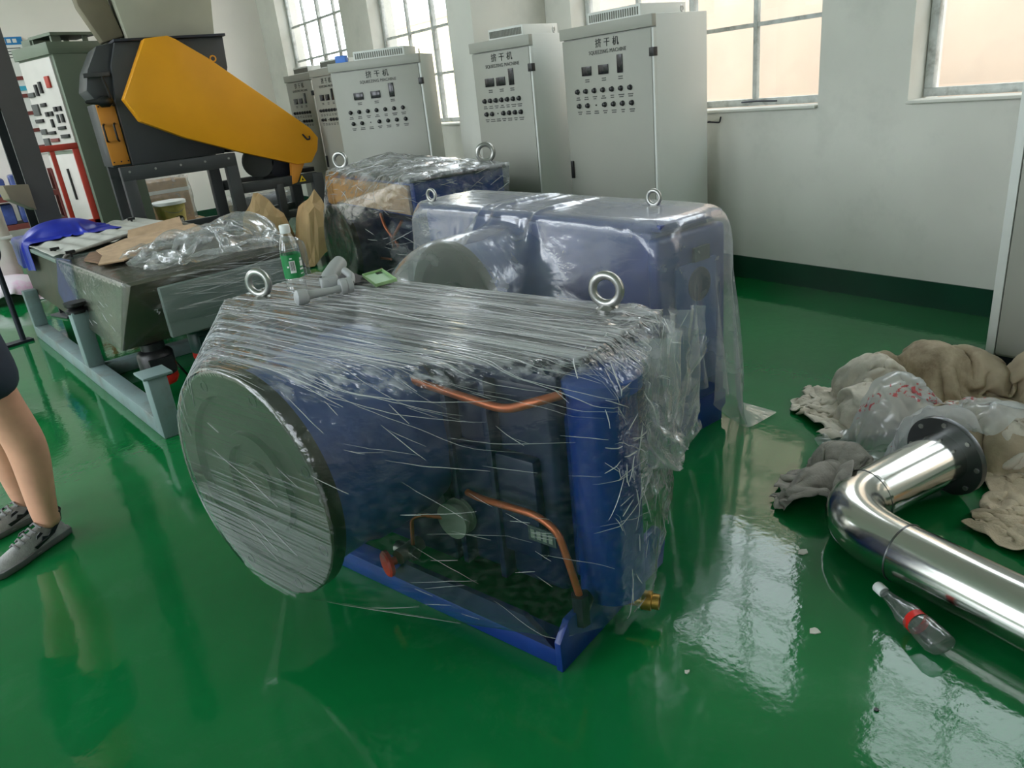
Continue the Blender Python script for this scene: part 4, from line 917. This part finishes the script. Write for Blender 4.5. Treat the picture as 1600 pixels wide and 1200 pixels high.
crumple((2.40, 8.02, 0), .60, .5, .46, 11, 3, 'kraft_paper', m_kraft, 'brown kraft paper bag crumpled flat on the floor between feeder and rear gear unit', 'paper')
crumple((2.88, 7.92, 0), .60, .52, .60, 10, 8, 'kraft_paper', m_kraft, 'taller crumpled kraft paper sack beside the flange of the rear gear unit', 'paper', (.1, -.1))

# ------------------------------------------------------------------ right: steel elbow pipe and the heap of covers
pp = empty('elbow_pipe', (2.02, 1.0, 0), 0, 'polished stainless elbow pipe with a dark flange lying on the green floor', 'pipe')
rp_ = .094
A0 = Vector((-.20, -1.6, .10)); A1 = Vector((-.03, -.05, .10)); Cn = Vector((-.005, .215, .10)); B1 = Vector((.20, .195, .105)); B2 = Vector((.56, .125, .145))
MB().tube([A0, A1], rp_, 40).build('long_tube', m_pipe, pp, smooth=50)
el = [];
for k in range(13):
    t = k / 12; el.append(A1 * (1 - t) ** 2 + Cn * 2 * t * (1 - t) + B1 * t * t)
MB().tube(el, rp_ + .001, 40, cap=False).build('elbow', m_pipe, pp, smooth=50)
MB().tube([B1, B2], rp_, 40).build('short_tube', m_pipe, pp, smooth=50)
for p, q in ((A1, A1 - A0), (B1, B2 - B1)): MB().ring(p, q, rp_ + .0005, .0028, 48, 6).build('weld_seam', m_pflange, pp, smooth=60)
dr_ = (B2 - B1).normalized()
fl = MB().lathe(B2, dr_, [(.094, -.004), (.150, -.004), (.152, 0), (.152, .016), (.148, .02), (.125, .02), (.118, .05), (.10, .052), (.088, .05), (.086, 0)], 56).build('pipe_flange', m_pflange, pp, smooth=35)
tt = dr_.orthogonal().normalized(); bb = dr_.cross(tt)
for k in range(8):
    a = 2 * math.pi * k / 8; c = B2 + (tt * math.cos(a) + bb * math.sin(a)) * .130
    MB().cyl(c - dr_ * .009, c - dr_ * .003, .009, n=10).build('flange_bolt', m_steel, fl)

pipec = [sd_cyl(pp.location + B1, pp.location + B2, .10), sd_cyl(pp.location + B2 - dr_ * .0, pp.location + B2 + dr_ * .03, .155), sd_cyl(pp.location + A0, pp.location + A1, .10)]
ecc = sd_box((4.25, 1.1, 1.0), (.36, .52, 1.1), 0, .02)
rs = random.Random(12)
lump = [sd_ell((3.30 + .12 * k + rs.uniform(-.04, .04), 1.78 - .17 * k + rs.uniform(-.05, .05), .0), (rs.uniform(.08, .16), rs.uniform(.10, .2), rs.uniform(.17, .27))) for k in range(6)]
lump += [sd_ell((rs.uniform(2.85, 3.5), rs.uniform(.75, 1.45), .0), (rs.uniform(.08, .18), rs.uniform(.08, .18), rs.uniform(.10, .2))) for k in range(8)]
def drape(name, mat, c, ux, uy, lx, ly, n, amp, seed, cols, lab, cat, freq=8, steps=75, solid=.005, bend=.25, fric=.75, grav=-6, sub=1, crease=None):
    P = cloth(n[0], n[1], lx, ly, grid0(n[0], n[1], c, ux, uy, lx, ly, amp, seed, freq), cols, steps=steps, iters=9, grav=grav, fric=fric, bend=bend)
    gx = np.gradient(P, axis=1); gy = np.gradient(P, axis=0); nn = np.cross(gx, gy); nn /= np.maximum(np.linalg.norm(nn, axis=-1, keepdims=True), 1e-9)
    nn *= np.where(nn[..., 2:] < 0, -1, 1); k = min(1.0, lx / .8); off = Vector((seed * 1.3, seed * .7, 0)); H_ = np.zeros(P.shape[:2])
    for j in range(P.shape[0]):                                     # sharp creases on top of the soft folds
        for i in range(P.shape[1]):
            p = Vector(P[j, i]); a = 1 - abs(mn.noise(Vector((p.x * 7, p.y * 7, p.z * 7)) + off)); b = 1 - abs(mn.noise(p * 17 + off)); H_[j, i] = a ** 4 * .022 + b ** 4 * .011
    P = P + nn * (H_ * k * (1 if crease is None else crease))[..., None]
    return tag(sheet(P, name, mat, solid=solid, subd=sub), lab, cat)
drape('canvas_tarp', m_canvasb, (3.36, 1.26, .48), (.60, -.22, 0), (.22, .60, 0), 1.45, 1.35, (70, 64), .09, 21, lump + [ecc], 'stained brown canvas tarp heaped against the foot of the grey enclosure', 'tarp', freq=11, fric=.92, bend=.15)
drape('canvas_sheet', m_canvas, (3.02, 1.68, .48), (.40, -.34, 0), (.38, .44, 0), 1.05, .86, (60, 50), .10, 22, lump + pipec + [sd_ell((3.10, 1.70, .0), (.10, .16, .24)), sd_ell((2.95, 1.62, .0), (.14, .10, .15))], 'pale dirty canvas sheet folded over the left end of the tarp heap', 'tarp', freq=14, fric=.94, steps=60, bend=.1)
drape('grey_cloth', m_greycl, (2.34, 1.40, .24), (.52, .10, 0), (-.14, .42, 0), .92, .66, (56, 48), .09, 23, pipec + [sd_ell((2.26, 1.42, .0), (.18, .05, .10)), sd_ell((2.44, 1.42, .0), (.07, .12, .13)), sd_ell((2.14, 1.36, 0), (.06, .08, .08))], 'crumpled dark grey cloth on the floor behind the pipe elbow', 'cloth', freq=17, fric=.8, steps=110, bend=.06, crease=.7)
drape('woven_sack', m_sack, (2.66, .80, .26), (.48, .22, 0), (-.22, .48, 0), .92, .74, (54, 46), .07, 24, lump + [sd_cyl(pp.location + B1, pp.location + B2, .14)], 'beige woven sack spread on the floor below the pipe flange', 'sack', freq=14, fric=.94, steps=60, bend=.1)
drape('tan_wrapper', m_tan, (2.46, .52, .25), (.5, .2, 0), (-.2, .5, 0), .46, .40, (30, 28), .07, 26, pipec + [sd_ell((2.48, .52, 0), (.13, .12, .12))], 'tan crumpled wrapper at the right edge in front of the woven sack', 'wrapper', freq=17)
drape('printed_bag', m_filmr, (2.86, 1.28, .48), (.60, -.40, 0), (.24, .44, 0), 1.2, .75, (70, 46), .09, 25, lump + pipec + [sd_ell((2.86, 1.45, .0), (.16, .14, .27)), sd_ell((2.92, 1.1, .0), (.16, .2, .24))], 'clear plastic bag with worn red print lying over the pipe flange', 'bag', freq=15, solid=0, bend=.05, fric=.88, steps=60)
drape('canvas_fold', m_canvas, (3.0, .92, .52), (.34, .12, 0), (-.16, .40, 0), .74, .78, (42, 42), .1, 27, lump + pipec + [sd_ell((3.02, .90, .0), (.10, .2, .28))], 'pale canvas fold rising at the right edge beside the printed bag', 'tarp', freq=14, fric=.94, steps=60, bend=.1)

# crushed bottle beside the pipe
cbt = empty('crushed_bottle', (1.865, .955, .039), R(-114), 'empty crushed drinks bottle with a red band lying beside the pipe', 'bottle')
pr = [(.010, 0.028), (.012, .03), (.014, .05), (.024, .085), (.031, .115), (.028, .135), (.025, .15), (.033, .17), (.034, .215), (.030, .235), (.014, .24), (.004, .236)]
cbt.scale = (1.15, 1.2, 1.2); cbm = MB().lathe((0, 0, 0), (1, 0, 0), pr, 26); cbm.v = [(x, y * (1 + .12 * math.sin(x * 60)), z * (.9 + .10 * math.sin(x * 45 + y * 30))) for x, y, z in cbm.v]
cbm.build('bottle_body', m_pet2, cbt, smooth=60)
MB().lathe((0, 0, 0), (1, 0, 0), [(.0135, 0), (.0145, .002), (.0145, .026), (.013, .028)], 20).build('bottle_cap', m_cap, cbt, smooth=40)
lb = MB().lathe((0, 0, 0), (1, 0, 0), [(.0278, .137), (.0275, .146), (.0290, .156)], 24, cap=False); lb.build('label_band', m_red, cbt, smooth=60)

# ------------------------------------------------------------------ things on the front unit
def on1(u, v, z=.916): return tuple(L2W(g1, (u, v, z)))
bt = empty('water_bottle', on1(.29, 1.31), .0, 'clear water bottle with green label and white cap standing on the front unit', 'bottle')
bt.scale = (1.1, 1.1, 1.1)
MB().lathe((0, 0, 0), (0, 0, 1), [(.024, .004), (.030, 0), (.0325, .008), (.0325, .035), (.031, .038), (.0325, .042), (.0325, .062), (.0318, .064), (.0318, .142), (.0325, .146), (.031, .165), (.022, .195), (.0135, .212), (.0130, .222)], 36).build('bottle_body', m_pet, bt, smooth=60)
MB().lathe((0, 0, .222), (0, 0, 1), [(.0165, -.012), (.0172, -.010), (.0172, .012), (.0155, .015)], 28).build('bottle_cap', m_cap, bt, smooth=40)
lb = MB().lathe((0, 0, 0), (0, 0, 1), [(.0326, .064), (.0326, .142)], 36, cap=False).build('bottle_label', m_labelg, bt, smooth=60)
mk = MB()
def cylq(mb, r, a0, a1, z0, z1, n=4):
    vs = []
    for i in range(n + 1):
        a = a0 + (a1 - a0) * i / n; vs += [(r * math.cos(a), r * math.sin(a), z0), (r * math.cos(a), r * math.sin(a), z1)]
    mb.add(vs, [(2 * i, 2 * i + 2, 2 * i + 3, 2 * i + 1) for i in range(n)])
cylq(mk, .0329, R(-125), R(-92), .082, .122); bcw = mk.build('barcode_panel', m_cap, lb)
mk = MB()
for k in range(7): cylq(mk, .0331, R(-123 + 4.2 * k), R(-121.6 + 4.2 * k + (k % 3) * .6), .090, .120, 1)
mk.build('barcode_bars', m_ink, bcw)
mk = MB()
for a0, a1, z0, z1 in ((-60, -30, .100, .118), (-56, -36, .120, .128), (-66, -34, .088, .094), (-140, -130, .10, .106), (-66, -40, .074, .078), (-118, -104, .128, .132)): cylq(mk, .0329, R(a0), R(a1), z0, z1, 3)
mk.build('label_print', m_cap, lb)

gm = empty('phone_stabiliser', on1(.30, 1.17), R(-20), 'light grey folding phone stabiliser lying on the front unit', 'gimbal')
gm.scale = (1.25, 1.25, 1.25)
MB().tube([(-.055, -.045, .022), (-.045, -.043, .024), (.03, -.02, .022), (.055, -.012, .022)], [.013, .013, .010, .012], 16).build('arm', m_gim, gm, smooth=60)
MB().lathe((-.062, -.047, .0225), (-1, -.25, .1), [(.010, -.022), (.020, -.016), (.0225, 0), (.0215, .012), (.015, .018), (.004, .02)], 24).build('end_motor', m_gim, gm, smooth=40)
MB().lathe((.048, -.012, .026), (1, .25, 0), [(.021, 0), (.023, .003), (.023, .018), (.021, .019), (.0225, .021), (.0225, .034), (.018, .037)], 28).build('joint_motor', m_gim, gm, smooth=40)
MB().tube(arc([(.082, .0, .03), (.088, .02, .045), (.07, .045, .06)], .02), .011, 10).build('link', m_gim, gm, smooth=60)
MB().tube([(.01, .03, .030), (.025, .05, .046), (.05, .09, .064), (.065, .112, .072)], [.022, .024, .0235, .022], 20).build('grip', m_gim, gm, smooth=60)
MB().box(-.005, .05, .015, .05, .008, .055).build('clamp', m_gim, gm, bevel=.01, seg=3)
MB().cyl((.0, .02, .055), (.0, .02, .058), .004, n=8).build('button', m_blk, gm)
pc = drape('drawstring_pouch', m_pouch, on1(.50, 1.28, 1.0), (.7, .1, 0), (-.1, .7, 0), .18, .15, (18, 16), .02, 31, [sd_box(on1(.38, .8, .70), (.30, 1.0, .21), .281, .01), sd_ell(on1(.50, 1.28, .912), (.05, .045, .028))], 'dark grey drawstring pouch behind the phone stabiliser', 'pouch', crease=.2, freq=30, steps=40, solid=.002)
cs = empty('phone_case', on1(.56, 1.16, .918), R(10), 'mint green phone case lying open side up beside the stabiliser', 'case')
cs.rotation_euler = (R(4), R(-4), R(-8))
MB().box(-.040, .040, -.080, .080, 0, .004).build('case_back', m_mint2, cs)
mk = MB()
for q in ((-.042, .042, -.083, -.079), (-.042, .042, .079, .083), (-.043, -.039, -.083, .083), (.039, .043, -.083, .083)): mk.box(*q, 0, .013)
mk.build('case_rim', m_mint, cs, bevel=.0015)
MB().box(.008, .032, .050, .074, .0035, .0055).build('camera_window', m_blk, cs, bevel=.003)

# paint chips on the floor
for k, (x, y, lab) in enumerate([(1.905, 1.235, 'pale paint chip on the floor left of the pipe elbow'), (1.60, .985, 'white paint chip on the floor left of the crushed bottle'), (1.21, 1.12, 'small pale chip on the floor near the brass fitting'), (1.46, .72, 'dark crumb on the green floor near the picture bottom')]):
    s_ = .018 if k < 2 else .008; rs = random.Random(k)
    mb = MB(); mb.prism([(x_ * s_ * rs.uniform(.6, 1.2), y_ * s_ * rs.uniform(.6, 1.2), 0) for x_, y_ in ((1, 0), (.6, .7), (-.2, 1), (-1, .3), (-.7, -.6), (.3, -.9))], (0, 0, .004))
    tag(mb.build('paint_chip', m_chip if k < 3 else m_blk, None, loc=(x, y, 0.0005)), lab, 'debris')

hk = MB().tube(arc([(0, .0, 0), (-.03, .0, 0), (-.035, -.12, -.005), (-.035, -.13, .035)], .012), .006, 8).build('wall_hook', m_iron, None, smooth=60, loc=(WX, 3.98, 1.155))
tag(hk, 'bent dark steel hook in the wall under the window beside the sunlit cabinet', 'hook')
for o in bpy.data.objects:                                          # like things share a group
    n = o.name.split('.')[0]
    gname = {'gear_unit': 'wrapped gear units', 'kraft_paper': 'crumpled kraft papers by the shredder', 'paint_chip': 'chips lying on the green floor'}.get(n)
    if gname and o.parent is None: o['group'] = gname

# ------------------------------------------------------------------ the person at the left edge
def skin(name, verts, edges, radii, mat, parent, root=0, sub=2):
    me = bpy.data.meshes.new(name); me.from_pydata(verts, edges, []); o = bpy.data.objects.new(name, me); COL.objects.link(o)
    sm = o.modifiers.new('skin', 'SKIN'); sm.use_smooth_shade = True; sm.branch_smoothing = .6
    for i, sv in enumerate(me.skin_vertices[0].data):
        r = radii[i]; sv.radius = r if hasattr(r, '__len__') else (r, r); sv.use_root = (i == root)
    ss = o.modifiers.new('sub', 'SUBSURF'); ss.levels = sub; ss.render_levels = sub
    dg = bpy.context.evaluated_depsgraph_get(); m2 = bpy.data.meshes.new_from_object(o.evaluated_get(dg)); bpy.data.objects.remove(o)
    for p in m2.polygons: p.use_smooth = True
    m2.materials.clear(); m2.materials.append(mat)
    o = bpy.data.objects.new(name, m2); COL.objects.link(o); o.parent = parent; return o
# local frame: +y is where the person faces, +x their right
FA = math.atan2(-.51, -.86) - R(90)
pe = empty('person', (-.180, 3.506, 0), FA, 'person in navy shorts and grey running shoes standing at the left edge', 'person')
pe.scale = (1.2, 1.2, 1.2)
# near leg is the left one (x < 0)
V = [(0, 0, .93), (-.095, 0, .87), (-.115, .030, .49), (-.120, .015, .36), (-.125, .048, .10), (-.125, .040, .05),
     (.095, .0, .87), (.105, .015, .49), (.11, -.03, .36), (.115, -.032, .10), (.115, -.042, .05),
     (0, 0, 1.08), (0, .01, 1.28), (0, 0, 1.42), (0, .01, 1.50), (0, .03, 1.58), (0, .035, 1.67),
     (-.19, 0, 1.40), (-.24, -.04, 1.13), (-.15, .20, 1.20), (-.13, .26, 1.22), (.19, 0, 1.40), (.24, -.04, 1.13), (.15, .20, 1.20), (.13, .26, 1.22)]
E_ = [(0, 1), (1, 2), (2, 3), (3, 4), (4, 5), (0, 6), (6, 7), (7, 8), (8, 9), (9, 10), (0, 11), (11, 12), (12, 13), (13, 14), (14, 15), (15, 16), (13, 17), (17, 18), (18, 19), (19, 20), (13, 21), (21, 22), (22, 23), (23, 24)]
rad = [(.15, .12), (.085, .095), (.064, .066), (.067, .069), (.040, .048), (.038, .050), (.085, .095), (.064, .066), (.067, .069), (.040, .048), (.036, .045),
       (.14, .10), (.16, .11), (.10, .08), (.05, .05), (.075, .09), (.065, .085), (.055, .055), (.042, .042), (.032, .03), (.03, .024), (.055, .055), (.042, .042), (.032, .03), (.03, .024)]
LEAN = .10
V = [(x, y + LEAN * min(1, max(0, (z - .45) / .40)), z) for x, y, z in V]
skin('body', V, E_, rad, m_skin, pe)
for sx in (-1, 1):                                                  # hands: five separate fingers, slightly curled
    hb_ = Vector((.13 * sx, .26 + .10, 1.21))
    hv = [hb_ + Vector((0, .004, .01)), hb_ + Vector((0, .02, -.05))]; he = [(0, 1)]; hrr = [(.026, .018), (.034, .016)]
    for k, (dy, ln) in enumerate(((-.028, .066), (-.010, .078), (.009, .074), (.027, .058))):
        b0_ = hb_ + Vector((0, .02 + dy, -.065)); i = len(hv)
        hv += [b0_, b0_ + Vector((-.006 * sx, .006, -ln * .4)), b0_ + Vector((-.018 * sx, .008, -ln * .72)), b0_ + Vector((-.034 * sx, .006, -ln * .92))]
        he += [(1, i), (i, i + 1), (i + 1, i + 2), (i + 2, i + 3)]; hrr += [.0105, .0095, .0088, .0075]
    i = len(hv); hv += [hb_ + Vector((-.012 * sx, .035, -.02)), hb_ + Vector((-.024 * sx, .055, -.05)), hb_ + Vector((-.032 * sx, .058, -.078))]
    he += [(0, i), (i, i + 1), (i + 1, i + 2)]; hrr += [.013, .0115, .009]
    skin('hand', [tuple(p) for p in hv], he, hrr, m_skin, pe, sub=1)
skin('shorts', [(0, LEAN, .98), (0, LEAN, .90), (-.10, LEAN, .84), (-.120, .050, .52), (.10, LEAN, .84), (.108, .034, .52)], [(0, 1), (1, 2), (2, 3), (1, 4), (4, 5)], [(.175, .145), (.18, .15), (.135, .14), (.096, .098), (.135, .14), (.096, .098)], m_short, pe)
skin('tshirt', [(x, y + LEAN, z) for x, y, z in [(0, 0, .93), (0, 0, 1.10), (0, .01, 1.28), (0, 0, 1.41), (0, .005, 1.455), (-.19, 0, 1.39), (-.225, -.01, 1.22), (.19, 0, 1.39), (.225, -.01, 1.22)]], [(0, 1), (1, 2), (2, 3), (3, 4), (3, 5), (5, 6), (3, 7), (7, 8)],
     [(.17, .135), (.16, .12), (.175, .125), (.12, .095), (.062, .062), (.072, .072), (.068, .068), (.072, .072), (.068, .068)], m_shirt, pe)
hd = MB().lathe((0, .0, 1.595), (0, -.12, 1), [(.02, -.02), (.085, .0), (.098, .05), (.092, .10), (.06, .135), (.01, .148)], 24); hd.v = [(x * .86, y * 1.02 - .012, z + (.05 if y > .05 and z < 1.66 else 0)) for x, y, z in hd.v]
hd.v = [(x, y + LEAN, z) for x, y, z in hd.v]; hd.build('hair', m_hair, pe, smooth=60)
MB().lathe((0, .128 + LEAN, 1.615), (0, .5, -.6), [(.006, -.03), (.012, -.01), (.017, .008), (.008, .016)], 12).build('nose', m_skin, pe, smooth=60)
MB().lathe((0, .112 + LEAN, 1.572), (0, 1, 0), [(.02, 0), (.014, .008), (.004, .01)], 12).build('mouth', pm('lips', S(170, 96, 88), .5), pe, smooth=60)
for sx in (-1, 1):
    MB().lathe((.03 * sx, .115 + LEAN, 1.64), (0, 1, 0), [(.010, 0), (.008, .006), (.002, .008)], 12).build('eye', m_blk, pe, smooth=60)
    MB().lathe((.076 * sx, .02 + LEAN, 1.62), (sx, -.3, 0), [(.01, 0), (.026, .006), (.022, .014), (.008, .008)], 14).build('ear', m_skin, pe, smooth=60)
def shoe(cx, cy, rz):
    """running shoe: toe towards +y, heel at -y, about 0.29 m long"""
    prof = [(-.085, .030, .040, .085), (-.07, .038, .075, .10), (-.03, .040, .088, .098), (.01, .041, .080, .092), (.06, .044, .070, .082), (.11, .048, .055, .064), (.16, .048, .044, .050), (.195, .036, .032, .036), (.208, .015, .022, .026)]
    rings = []; n = 16
    vs = []; fs = []
    for y, wd, h, _ in prof:
        for i in range(n):
            a = 2 * math.pi * i / n; c, s = math.cos(a), math.sin(a)
            xx = wd * (abs(c) ** .8) * (1 if c > 0 else -1) * (1 - .30 * max(0, s)); zz = .012 + (h - .012) * (max(0, s) ** .9) 
            vs.append((xx, y, zz))
    for j in range(len(prof) - 1):
        for i in range(n): fs.append((j * n + i, j * n + (i + 1) % n, (j + 1) * n + (i + 1) % n, (j + 1) * n + i))
    fs += [tuple(range(n)), tuple((len(prof) - 1) * n + i for i in range(n))]
    o = MB().add(vs, fs).build('shoe', m_shoe, pe, smooth=60); o.location = (cx, cy, 0); o.rotation_euler = (0, 0, rz)
    ss = o.modifiers.new('sub', 'SUBSURF'); ss.levels = 1; ss.render_levels = 2
    out = [(-.034, -.088), (-.04, -.03), (-.042, .05), (-.05, .12), (-.046, .18), (-.02, .212), (.015, .212), (.045, .18), (.05, .12), (.043, .04), (.04, -.03), (.034, -.088), (0, -.10)]
    MB().loft([(x * .94, y * .98, 0) for x, y in out], [(x * 1.04, y * 1.01, .026) for x, y in out]).build('sole', m_sole, o, bevel=.006)
    MB().lathe((0, -.045, .07), (0, -.1, 1), [(.036, 0), (.039, .03), (.042, .036), (.040, .04)], 20, cap=False).build('collar', m_sock, o, smooth=60)
    for k in range(5):
        y = .005 + .022 * k; z = .086 - .0065 * k
        MB().tube([(-.026 + .001 * k, y, z - .006), (-.012, y + .004, z + .004), (.012, y - .004, z + .004), (.026 - .001 * k, y, z - .006)], .004, 6).build('lace', m_sole, o, smooth=60)
    for sx in (-1, 1):                                              # dark running-bird style mark on the flank
        q = lambda pts: [(sx * (.0415 + .0035 * (y > .03) - max(0, z - .05) * .24), y, z) for y, z in pts]
        MB().prism(q([(-.055, .072), (-.02, .046), (.055, .030), (.062, .042), (.030, .046), (.022, .058), (.004, .050), (-.012, .060)]), (sx * .003, 0, 0)).build('side_mark', m_blk, o)
        MB().prism(q([(.015, .066), (.045, .060), (.040, .070), (.022, .074)]), (sx * .003, 0, 0)).build('side_mark', m_blk, o)
    return o
shoe(-.125, .083, R(4)); shoe(.115, -.002, R(-8))
